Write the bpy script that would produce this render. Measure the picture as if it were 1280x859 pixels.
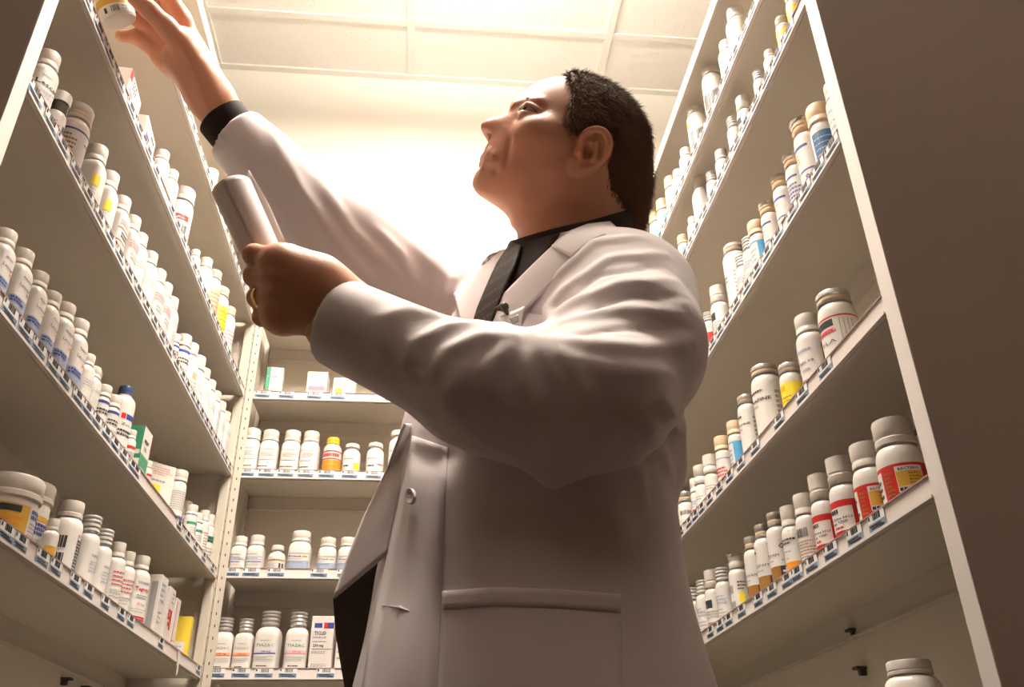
import bpy, bmesh, math, random
import numpy as np
from mathutils import Vector, Matrix
random.seed(7); np.random.seed(7)
for o in list(bpy.data.objects): bpy.data.objects.remove(o)
SC = bpy.context.scene
C = SC.collection
PI = math.pi

# ------------------------------------------------------------------ camera (at the origin of the scene, 0.89 m above the floor)
FPX = 1083.797; CX = 640.0; CY = 429.5
RW = np.array([[0.99550058, -0.03397746, -0.08845404],
               [-0.09379085, -0.48618933, -0.86880562],
               [-0.0134856, 0.87319269, -0.48718854]])
cam_d = bpy.data.cameras.new('camera'); cam = bpy.data.objects.new('camera', cam_d); C.objects.link(cam)
cam_d.sensor_width = 36.0; cam_d.lens = FPX * 36.0 / 1280.0
cam_d.clip_start = 0.02; cam_d.clip_end = 50
cam.matrix_world = Matrix([list(RW[0]) + [0], list(RW[1]) + [0], list(RW[2]) + [0], [0, 0, 0, 1]])
SC.camera = cam
FLOOR = -0.89; CEIL = 2.18

# ------------------------------------------------------------------ world, exposure, lights
w = bpy.data.worlds.new('world'); SC.world = w; w.use_nodes = True
w.node_tree.nodes['Background'].inputs[0].default_value = (1.0, 0.70, 0.50, 1)
w.node_tree.nodes['Background'].inputs[1].default_value = 0.01
SC.view_settings.view_transform = 'Standard'; SC.view_settings.look = 'None'
SC.view_settings.gamma = 1.0; SC.view_settings.use_curve_mapping = False
SC.view_settings.exposure = 0.0
LAMP_COL = (1.0, 0.88, 0.75)
LAMP_EMIT = 74.0
FILL_EMIT = 3.6

# ------------------------------------------------------------------ helpers
def P(u, v, d):
    """world point on the line of sight of photo pixel (u, v) at depth d metres"""
    c = np.array([(u - CX) / FPX * d, -(v - CY) / FPX * d, -d])
    return RW @ c
def tag(o, label=None, cat=None, group=None, kind=None):
    if label: o['label'] = label
    if cat: o['category'] = cat
    if group: o['group'] = group
    if kind: o['kind'] = kind
    return o
def link(o, parent=None):
    C.objects.link(o)
    if parent is not None: o.parent = parent
    return o
def empty(name, loc=(0, 0, 0), rot=(0, 0, 0)):
    o = bpy.data.objects.new(name, None); link(o); o.location = loc; o.rotation_euler = rot
    o.empty_display_size = 0.05
    return o
def pyobj(name, verts, faces, mats, parent=None, smooth=False, mi=None):
    me = bpy.data.meshes.new(name); me.from_pydata([tuple(v) for v in verts], [], faces)
    for m in (mats if isinstance(mats, (list, tuple)) else [mats]): me.materials.append(m)
    if mi is not None: me.polygons.foreach_set('material_index', mi)
    if smooth: me.polygons.foreach_set('use_smooth', [True] * len(me.polygons))
    me.update()
    return link(bpy.data.objects.new(name, me), parent)
class MB:
    """collects shapes into one mesh"""
    def __init__(s): s.v = []; s.f = []; s.m = []; s.s = []
    def add(s, vs, fs, m=0, sm=False):
        n = len(s.v); s.v += [tuple(x) for x in vs]
        for f in fs: s.f.append(tuple(i + n for i in f)); s.m.append(m); s.s.append(sm)
    def box(s, a, b, m=0):
        (x0, y0, z0), (x1, y1, z1) = a, b
        x0, x1 = min(x0, x1), max(x0, x1); y0, y1 = min(y0, y1), max(y0, y1); z0, z1 = min(z0, z1), max(z0, z1)
        s.add([(x0, y0, z0), (x1, y0, z0), (x1, y1, z0), (x0, y1, z0), (x0, y0, z1), (x1, y0, z1), (x1, y1, z1), (x0, y1, z1)],
              [(0, 3, 2, 1), (4, 5, 6, 7), (0, 1, 5, 4), (1, 2, 6, 5), (2, 3, 7, 6), (3, 0, 4, 7)], m)
    def prism(s, prof, a0, a1, axis, m=0, ends=True):
        """extrude a closed 2-D profile along an axis; prof in the two other axes"""
        def mk(p, t):
            if axis == 1: return (p[0], t, p[1])
            if axis == 0: return (t, p[0], p[1])
            return (p[0], p[1], t)
        n = len(prof); vs = [mk(p, a0) for p in prof] + [mk(p, a1) for p in prof]
        fs = [(i, (i + 1) % n, n + (i + 1) % n, n + i) for i in range(n)]
        if ends: fs += [tuple(range(n))[::-1], tuple(range(n, 2 * n))]
        s.add(vs, fs, m)
    def build(s, name, mats, parent=None, bevel=0, seg=2, loc=None):
        me = bpy.data.meshes.new(name); me.from_pydata(s.v, [], s.f)
        for m in (mats if isinstance(mats, (list, tuple)) else [mats]): me.materials.append(m)
        me.polygons.foreach_set('material_index', s.m); me.polygons.foreach_set('use_smooth', s.s)
        bm = bmesh.new(); bm.from_mesh(me); bmesh.ops.recalc_face_normals(bm, faces=bm.faces); bm.to_mesh(me); bm.free()
        if any(s.s): me.set_sharp_from_angle(angle=math.radians(38))
        o = link(bpy.data.objects.new(name, me), parent)
        if bevel:
            b = o.modifiers.new('b', 'BEVEL'); b.width = bevel; b.segments = seg; b.limit_method = 'ANGLE'
        if loc is not None: o.location = loc
        return o

def mat(name, col, rough=0.5, spec=0.4, metal=0.0, noise=0.0, nscale=60, bump=0.0, bscale=200, sss=0.0, trans=0.0, emit=None, sheen=0.0, coat=0.0, stretch=None):
    m = bpy.data.materials.new(name); m.use_nodes = True
    nt = m.node_tree; b = nt.nodes['Principled BSDF']
    b.inputs['Base Color'].default_value = (*col, 1); b.inputs['Roughness'].default_value = rough
    b.inputs['Specular IOR Level'].default_value = spec; b.inputs['Metallic'].default_value = metal
    if sheen: b.inputs['Sheen Weight'].default_value = sheen
    if coat: b.inputs['Coat Weight'].default_value = coat
    if trans: b.inputs['Transmission Weight'].default_value = trans
    if sss:
        b.inputs['Subsurface Weight'].default_value = sss
        b.inputs['Subsurface Radius'].default_value = (1.0, 0.35, 0.2); b.inputs['Subsurface Scale'].default_value = 0.006
    if emit:
        b.inputs['Emission Color'].default_value = (*emit[0], 1); b.inputs['Emission Strength'].default_value = emit[1]
    tc = nt.nodes.new('ShaderNodeTexCoord'); mp = nt.nodes.new('ShaderNodeMapping'); nt.links.new(tc.outputs['Object'], mp.inputs[0])
    if stretch: mp.inputs['Scale'].default_value = stretch
    if noise:
        n = nt.nodes.new('ShaderNodeTexNoise'); n.inputs['Scale'].default_value = nscale; n.inputs['Detail'].default_value = 4
        nt.links.new(mp.outputs[0], n.inputs['Vector'])
        r = nt.nodes.new('ShaderNodeMapRange'); r.inputs[3].default_value = 1 - noise; r.inputs[4].default_value = 1 + noise
        nt.links.new(n.outputs[0], r.inputs[0])
        x = nt.nodes.new('ShaderNodeVectorMath'); x.operation = 'SCALE'; x.inputs[0].default_value = col
        nt.links.new(r.outputs[0], x.inputs['Scale']); nt.links.new(x.outputs[0], b.inputs['Base Color'])
    if bump:
        n2 = nt.nodes.new('ShaderNodeTexNoise'); n2.inputs['Scale'].default_value = bscale; n2.inputs['Detail'].default_value = 3
        nt.links.new(mp.outputs[0], n2.inputs['Vector'])
        bp = nt.nodes.new('ShaderNodeBump'); bp.inputs['Strength'].default_value = bump; bp.inputs['Distance'].default_value = 0.001
        nt.links.new(n2.outputs[0], bp.inputs['Height']); nt.links.new(bp.outputs[0], b.inputs['Normal'])
    return m
M = {}
M['shelf'] = mat('painted_steel', (0.58, 0.53, 0.455), 0.42, 0.4, noise=0.03, nscale=30, bump=0.15, bscale=900)
M['panel_side'] = mat('end_panel_brown', (0.52, 0.43, 0.37), 0.6, 0.3, noise=0.04, nscale=500)
M['panel_edge'] = mat('panel_edge_white', (0.80, 0.74, 0.70), 0.45, 0.4, noise=0.02)
M['rail'] = mat('rail_plastic', (0.80, 0.74, 0.70), 0.25, 0.5)
M['rail_edge'] = mat('rail_edge_tint', (0.36, 0.24, 0.22), 0.25, 0.5)
M['slot'] = mat('slot_dark', (0.05, 0.045, 0.04), 0.6)
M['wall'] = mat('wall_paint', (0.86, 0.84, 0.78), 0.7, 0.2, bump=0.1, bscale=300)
M['floor'] = mat('floor_vinyl', (0.045, 0.03, 0.02), 0.4, 0.4, noise=0.06, nscale=8)
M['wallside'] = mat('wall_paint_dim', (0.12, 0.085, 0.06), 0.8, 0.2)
M['tbar'] = mat('ceiling_grid', (0.86, 0.84, 0.80), 0.5)
M['tagw'] = mat('tag_white', (0.80, 0.80, 0.80), 0.4)
M['tagb'] = mat('tag_blue', (0.20, 0.28, 0.40), 0.4)
M['ink'] = mat('print_black', (0.03, 0.03, 0.035), 0.5)
M['grey'] = mat('print_grey', (0.33, 0.32, 0.33), 0.5)
M['blue'] = mat('print_blue', (0.05, 0.07, 0.28), 0.45)
M['lblue'] = mat('print_slate_blue', (0.33, 0.40, 0.56), 0.45)
M['sky'] = mat('print_sky_blue', (0.10, 0.38, 0.66), 0.45)
M['red'] = mat('print_red', (0.55, 0.022, 0.014), 0.45)
M['pink'] = mat('print_pink', (0.72, 0.25, 0.30), 0.45)
M['orange'] = mat('print_orange', (0.78, 0.26, 0.02), 0.45)
M['salmon'] = mat('print_salmon', (0.85, 0.42, 0.28), 0.45)
M['yellow'] = mat('print_yellow', (0.85, 0.68, 0.04), 0.45)
M['gold'] = mat('print_gold', (0.62, 0.36, 0.05), 0.45)
M['brown'] = mat('print_brown', (0.30, 0.15, 0.03), 0.45)
M['green'] = mat('print_green', (0.05, 0.28, 0.16), 0.45)
M['paper'] = mat('label_paper', (0.72, 0.69, 0.66), 0.45)
M['white'] = mat('bottle_plastic', (0.72, 0.68, 0.63), 0.28, 0.5, sss=0.0)
M['capw'] = mat('cap_plastic_white', (0.70, 0.65, 0.59), 0.35, 0.5)
M['capb'] = mat('cap_plastic_beige', (0.74, 0.55, 0.36), 0.4, 0.5)
M['capy'] = mat('cap_plastic_yellow', (0.82, 0.50, 0.04), 0.4, 0.5)
M['capn'] = mat('cap_plastic_navy', (0.03, 0.06, 0.16), 0.4, 0.5)
M['capg'] = mat('cap_metal_grey', (0.52, 0.50, 0.47), 0.3, 0.5, metal=0.55)
M['capc'] = mat('cap_clear_plastic', (0.80, 0.80, 0.78), 0.12, 0.7, trans=0.35)
M['neckdark'] = mat('neck_dark', (0.04, 0.03, 0.02), 0.4)
M['carton'] = mat('carton_board', (0.72, 0.67, 0.64), 0.5)
M['carton_y'] = mat('carton_yellow', (0.88, 0.64, 0.06), 0.45)
# ceiling tile: pale board with fine dark fissures
def tile_mat():
    m = mat('ceiling_tile', (0.84, 0.81, 0.77), 0.85, 0.1)
    nt = m.node_tree; b = nt.nodes['Principled BSDF']; tc = nt.nodes.new('ShaderNodeTexCoord')
    v = nt.nodes.new('ShaderNodeTexVoronoi'); v.inputs['Scale'].default_value = 130; nt.links.new(tc.outputs['Object'], v.inputs['Vector'])
    n = nt.nodes.new('ShaderNodeTexNoise'); n.inputs['Scale'].default_value = 55; n.inputs['Detail'].default_value = 2; nt.links.new(tc.outputs['Object'], n.inputs['Vector'])
    r = nt.nodes.new('ShaderNodeMapRange'); r.inputs[1].default_value = 0.12; r.inputs[2].default_value = 0.17; nt.links.new(v.outputs['Distance'], r.inputs[0])
    r2 = nt.nodes.new('ShaderNodeMapRange'); r2.inputs[1].default_value = 0.50; r2.inputs[2].default_value = 0.56; nt.links.new(n.outputs[0], r2.inputs[0])
    mx = nt.nodes.new('ShaderNodeMath'); mx.operation = 'MAXIMUM'
    inv = nt.nodes.new('ShaderNodeMath'); inv.operation = 'SUBTRACT'; inv.inputs[0].default_value = 1; nt.links.new(r2.outputs[0], inv.inputs[1])
    nt.links.new(r.outputs[0], mx.inputs[0]); nt.links.new(inv.outputs[0], mx.inputs[1])
    c = nt.nodes.new('ShaderNodeMix'); c.data_type = 'RGBA'; c.inputs[6].default_value = (0.50, 0.42, 0.32, 1); c.inputs[7].default_value = (0.90, 0.88, 0.85, 1)
    nt.links.new(mx.outputs[0], c.inputs[0]); nt.links.new(c.outputs[2], b.inputs['Base Color'])
    bp = nt.nodes.new('ShaderNodeBump'); bp.inputs['Strength'].default_value = 0.5; bp.inputs['Distance'].default_value = 0.002
    nt.links.new(mx.outputs[0], bp.inputs['Height']); nt.links.new(bp.outputs[0], b.inputs['Normal'])
    return m
M['tile'] = tile_mat()

# ------------------------------------------------------------------ the room
XL, XR, YB, YF = -1.45, 1.5, 2.11, -2.4
def slab(name, a, b, m, loc=None):
    mb = MB(); mb.box(a, b); return tag(mb.build(name, m), kind='structure')
slab('floor', (XL - .1, YF - .1, FLOOR - .1), (XR + .1, YB + .1, FLOOR), M['floor'])
slab('ceiling', (XL - .1, YF - .1, CEIL), (XR + .1, YB + .1, CEIL + .1), M['tile'])
slab('wall_back', (XL, YB, FLOOR), (XR, YB + .1, CEIL), M['wall'])
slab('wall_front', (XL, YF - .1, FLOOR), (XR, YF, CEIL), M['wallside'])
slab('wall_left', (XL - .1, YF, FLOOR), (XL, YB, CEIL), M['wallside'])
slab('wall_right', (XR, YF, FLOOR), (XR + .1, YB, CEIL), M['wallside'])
# suspended grid (T-bars) under the tiles
mb = MB()
gx = [-0.108 + 0.622 * k for k in range(-2, 3)]; gy = [1.877 - 0.61 * k for k in range(0, 7)]
for x in gx: mb.box((x - .012, YF, CEIL - .006), (x + .012, YB, CEIL))
for y in gy: mb.box((XL, y - .012, CEIL - .0055), (XR, y + .012, CEIL))
mb.box((XL, YB - .022, CEIL - .008), (XR, YB, CEIL))
tag(mb.build('trim_1', M['tbar'], bevel=.001), kind='structure')
# surface-mounted wraparound fluorescent fixture, just above the picture
lt = empty('ceiling_light', (0.06, 1.00, 1.98))
tag(lt, 'square pendant light with glowing white diffuser hung above the aisle', 'ceiling light')
mb = MB(); mb.box((-.30, -.30, -.004), (.30, -.29, .03)); mb.box((-.30, .29, -.004), (.30, .30, .03)); mb.box((-.30, -.29, -.004), (-.29, .29, .03)); mb.box((.29, -.29, -.004), (.30, .29, .03))
mb.build('frame', M['tbar'], lt)
for sx in (-1, 1):
    for sy in (-1, 1):
        mb = MB(); mb.box((sx * .27 - .001, sy * .27 - .001, .02), (sx * .27 + .001, sy * .27 + .001, CEIL - 1.98)); mb.build('hanging_wire', M['tbar'], lt)
M['lamp'] = mat('diffuser_glow', (0.9, 0.9, 0.9), 0.4, emit=(LAMP_COL, LAMP_EMIT))
mb = MB(); mb.box((-.289, -.289, .0), (.289, .289, .028))
mb.build('diffuser', M['lamp'], lt)
# added fill light: an unseen ceiling panel behind the camera, brightening the near side
fill_light = empty('ceiling_light', (0.25, -0.55, CEIL - .001))
tag(fill_light, 'added fill light, unseen flat glowing panel in the ceiling behind the viewer', 'ceiling light')
mb = MB(); mb.box((-.31, -.62, -.012), (.31, -.60, 0)); mb.box((-.31, .60, -.012), (.31, .62, 0)); mb.box((-.31, -.60, -.012), (-.29, .60, 0)); mb.box((.29, -.60, -.012), (.31, .60, 0)); mb.build('frame', M['tbar'], fill_light)
M['fill_lamp'] = mat('fill_panel_glow', (0.9, 0.9, 0.9), 0.4, emit=((1.0, 0.78, 0.62), FILL_EMIT))
mb = MB(); mb.box((-.289, -.598, -.010), (.289, .598, -.001)); mb.build('diffuser', M['fill_lamp'], fill_light)

# ------------------------------------------------------------------ shelving
LX, RX, BY = -0.46, 0.477, 1.964
LV = {'L': [0.065, .275, .480, .716, .919, 1.122], 'R': [0.06, .267, .470, .708, .948, 1.093], 'B': [0.065, .276, .486, .718, .921, 1.13]}
TOPZ = {'L': 1.345, 'R': 1.275, 'B': 1.33}
def price_tag_mesh():
    mb = MB(); w, h = .0185, .0110
    mb.box((-w, -.0006, -h), (w, .0, h), 0)                       # white card
    mb.box((-w * .98, -.0009, -h * .98), (w * .98, -.0006, h * .02), 1)   # blue lower half
    random.seed(3); x = -w * .35
    while x < w * .55:
        t = random.choice([.0004, .0007, .001]); mb.box((x, -.0009, h * .22), (x + t, -.0006, h * .85), 2); x += t + random.choice([.0006, .001])
    mb.box((-w * .9, -.0009, h * .4), (-w * .75, -.0006, h * .8), 2)
    for k, (a, b) in enumerate([(-.85, .5), (-.7, .8), (.1, .85)]):
        z = -h * (.2 + .25 * k); mb.box((a * w, -.0012, z - h * .08), (b * w, -.0009, z + h * .05), 2)
    o = mb.build('price_tag', [M['tagw'], M['tagb'], M['ink']]); me = o.data; bpy.data.objects.remove(o); return me
TAGME = price_tag_mesh()
M['tray'] = M['shelf']
def shelf(unit, side, z, a0, a1, tags, depth=.148):
    """one shelf level: board with lip, price rail and its tags. side: -1 left, +1 right, 0 back"""
    def tr(p):     # p = (out, along, z): out = distance behind the front plane
        if side < 0: return (LX - p[0], p[1], p[2])
        if side > 0: return (RX + p[0], p[1], p[2])
        return (p[1], BY + p[0], p[2])
    def boxl(mb, o0, o1, z0, z1, s0=a0, s1=a1, m=0):
        mb.box(tr((o0, s0, z0)), tr((o1, s1, z1)), m)
    mb = MB(); boxl(mb, .001, depth, z + .001, z + .010); boxl(mb, .001, .006, z, z + .016); boxl(mb, depth - .006, depth, z - .034, z + .001); boxl(mb, depth - .012, depth - .006, z - .034, z - .032)
    boxl(mb, .001, .012, z - .003, z + .001)
    sh = mb.build('shelf', M['shelf'], unit)
    mb = MB()
    boxl(mb, -.0015, .001, z + .001, z + .0235); boxl(mb, -.004, .001, z, z + .0018); boxl(mb, -.003, -.001, z + .0215, z + .0232, m=1)
    boxl(mb, -.0042, -.003, z, z + .0035)
    mb.build('price_rail', [M['rail'], M['rail_edge']], sh)
    for t in tags:
        o = bpy.data.objects.new('price_tag', TAGME); link(o, sh)
        jit = random.uniform(-.02, .02)
        if side < 0: o.rotation_euler = (0, jit, PI / 2); o.location = (LX + .0022, t, z + .0118)
        elif side > 0: o.rotation_euler = (0, jit, -PI / 2); o.location = (RX - .0022, t, z + .0118)
        else: o.rotation_euler = (0, jit, 0); o.location = (t, BY - .0022, z + .0118)
    return sh
def yseq(a, b, step, skip=()):
    out = []; y = a
    while y < b:
        if not any(s0 < y < s1 for s0, s1 in skip): out.append(y + random.uniform(-.003, .003))
        y += step * random.uniform(.92, 1.1)
    return out
def uray(u, v):
    r = P(u, v, 1.0); return r
def tag_at(side, zc, us):
    """positions of tags along a shelf edge from where the photo shows them"""
    out = []
    for u in us:
        # intersect the column u with the line (front plane, height zc)
        lo, hi = (.5, 3.) if side else (-.6, .6)
        for _ in range(50):
            m_ = (lo + hi) / 2
            w_ = np.array([LX, m_, zc]) if side < 0 else (np.array([RX, m_, zc]) if side > 0 else np.array([m_, BY, zc]))
            c = RW.T @ w_; uu = CX + FPX * c[0] / -c[2]
            inc = (side <= 0)
            if (uu < u) == inc: lo = m_
            else: hi = m_
        out.append((lo + hi) / 2)
    return out
LT = [yseq(.8, 1.9, .06), tag_at(-1, .287, [5, 23, 50, 67, 91, 108, 129, 149, 161, 199, 246]),
      yseq(.80, 1.33, .041) + tag_at(-1, .492, [168, 222, 233, 243, 253, 264]), yseq(.76, 1.40, .046) + yseq(1.42, 1.93, .041),
      yseq(.80, 1.18, .048, [(.98, .99)]) + yseq(1.24, 1.92, .042), yseq(.8, 1.9, .04, [(1.5, 1.54)])]
RT = [yseq(.9, 1.9, .06), tag_at(1, .279, [1099, 1071, 1041, 1017, 999, 986, 967, 950, 929, 913, 902, 890]),
      tag_at(1, .482, [1034, 1005, 976, 946, 928, 914, 901, 889, 879, 871, 863, 853, 846]), yseq(.765, .90, .043) + yseq(.95, 1.9, .044),
      yseq(.80, 1.9, .045), yseq(.80, 1.9, .044)]
BT = [[-.3, -.2], tag_at(0, .288, [270, 301, 330, 360, 407, 440]) + [.05, .2], tag_at(0, .498, [289, 314, 345, 399, 432]) + [.1, .25],
      tag_at(0, .73, [308, 333, 357, 382, 408, 437, 467]) + [.0, .12, .3], tag_at(0, .933, [328, 358, 393, 422]) + [-.1, .1, .3], [-.25, -.1, .2]]
def dup_slots(mb, x0, x1, y0, y1, z0, z1, axis):
    z = z0
    while z < z1:
        if axis == 0: mb.box((x0, (y0 + y1) / 2 - .0011, z), (x1, (y0 + y1) / 2 + .0011, z + .006), 1)
        else: mb.box(((x0 + x1) / 2 - .0011, y0, z), ((x0 + x1) / 2 + .0011, y1, z + .006), 1)
        z += .0254
def side_unit(side, name, label):
    s = side; X0 = LX if s < 0 else RX
    U = empty(name, (0, 0, 0)); tag(U, label, 'shelving unit')
    k = 'L' if s < 0 else 'R'; top = TOPZ[k]; y0, y1 = .745, 1.955
    def bx(mb, o0, o1, a, b, z0, z1, m=0): mb.box((X0 + s * o0, a, z0), (X0 + s * o1, b, z1), m)
    # thick end panel towards the camera, its brown face and its white front edge
    mb = MB(); bx(mb, -.001, .42, y0 - .024, y0, FLOOR, top + .35 if s < 0 else top + .4); mb.build('end_panel', M['panel_side'], U, bevel=.001)
    mb = MB(); bx(mb, -.0025, -.001, y0 - .024, y0 + .001, FLOOR, top + .35 if s < 0 else top + .4); mb.build('edge_band', M['panel_edge'], U, bevel=.0006)
    mb = MB(); bx(mb, .001, .148, y1, y1 + .012, FLOOR, top); mb.build('end_panel', M['shelf'], U, bevel=.001)
    mb = MB(); bx(mb, .148, .153, y0, y1, FLOOR, top)
    for z in LV[k]: bx(mb, .146, .148, y0 + .002, y1 - .002, z - .033, z - .028)
    mb.build('back_panel', M['shelf'], U)
    mb = MB(); bx(mb, -.004, .25, y0, y1 + .012, top, top + .016); bx(mb, -.004, -.0, y0, y1 + .012, top - .012, top); mb.build('top_cap', M['shelf'], U, bevel=.001)
    mb = MB(); bx(mb, .0, .016, y1 - .016, y1, FLOOR, top); bx(mb, -.003, .0, y1 - .012, y1 + .009, FLOOR, top)
    dup_slots(mb, X0 + s * -.0035, X0 + s * -.003, y1 - .008, y1 + .004, .05, top - .03, 0)
    mb.build('slotted_upright', [M['shelf'], M['slot']], U)
    # far end: row of small plugged holes on the end panel
    mb = MB()
    for z in LV[k]:
        for zz in (z + .06, z + .13):
            for o_ in (.05, .11):
                n = 10; c = (X0 + s * o_, y1 - .0008, zz)
                ring = [(c[0] + .005 * math.cos(2 * PI * i / n), y1 - .0012, c[2] + .005 * math.sin(2 * PI * i / n)) for i in range(n)]
                ring2 = [(c[0] + .0036 * math.cos(2 * PI * i / n), y1 - .002, c[2] + .0036 * math.sin(2 * PI * i / n)) for i in range(n)]
                base = [(a, y1 + .001, b_) for a, _, b_ in ring]
                mb.add(base + ring + ring2, [(i, (i + 1) % n, n + (i + 1) % n, n + i) for i in range(n)] + [(n + i, n + (i + 1) % n, 2 * n + (i + 1) % n, 2 * n + i) for i in range(n)] + [tuple(range(2 * n, 3 * n))])
    mb.build('hole_plugs', M['shelf'], U)
    # shelf support clips
    for z in LV[k][1:2]:
        for yy in ((1.62, 1.72) if s < 0 else (1.25,)):
            for zz in ((z - .026, z - .078) if s > 0 else (z - .048,)):
                mb = MB(); bx(mb, .132, .148, yy - .008, yy + .008, zz, zz + .004); bx(mb, .138, .148, yy - .004, yy + .004, zz - .008, zz)
                mb.build('support_clip', M['slot'], U, bevel=.001)
    T = LT if s < 0 else RT
    for i, z in enumerate(LV[k]): shelf(U, s, z, y0 + .001, y1 - .002 if s > 0 else y1 - .012, T[i])
    return U
UL = side_unit(-1, 'shelving_unit', 'long white steel shelving unit full of pill bottles along the left side')
UR = side_unit(1, 'shelving_unit', 'white steel shelving unit with brown end panel along the right side')
UB = empty('shelving_unit'); tag(UB, 'white steel shelving unit against the back wall behind the man', 'shelving unit')
bx0, bx1 = -.452, .465
mb = MB(); mb.box((bx0 - .006, BY, FLOOR), (bx0, BY + .14, TOPZ['B'])); mb.build('end_panel', M['shelf'], UB)
mb = MB(); mb.box((bx1, BY, FLOOR), (bx1 + .006, BY + .14, TOPZ['B'])); mb.build('end_panel', M['shelf'], UB)
mb = MB(); mb.box((bx0, BY + .136, FLOOR), (bx1, BY + .141, TOPZ['B']))
for z in LV['B']: mb.box((bx0, BY + .132, z - .035), (bx1, BY + .136, z - .002))
mb.build('back_panel', M['shelf'], UB)
mb = MB(); mb.box((bx0 - .004, BY - .006, FLOOR), (bx0 + .014, BY - .002, TOPZ['B'])); mb.box((bx0 - .004, BY - .004, FLOOR), (bx0 + .002, BY + .012, TOPZ['B']))
dup_slots(mb, bx0 - .001, bx0 + .011, BY - .0065, BY - .006, .05, 1.3, 1)
mb.build('slotted_upright', [M['shelf'], M['slot']], UB)
mb = MB(); mb.box((bx0 + .0, BY + .122, FLOOR), (bx0 + .010, BY + .136, TOPZ['B'])); dup_slots(mb, bx0 + .010, bx0 + .0106, BY + .122, BY + .136, .05, 1.3, 0)
mb.build('slotted_upright', [M['shelf'], M['slot']], UB)
mb = MB(); mb.box((bx0 - .006, BY - .004, TOPZ['B']), (bx1 + .006, BY + .141, TOPZ['B'] + .014)); mb.build('top_cap', M['shelf'], UB, bevel=.001)
for i, z in enumerate(LV['B']): shelf(UB, 0, z, bx0 + .012, bx1 - .001, BT[i], depth=.136)
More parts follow.
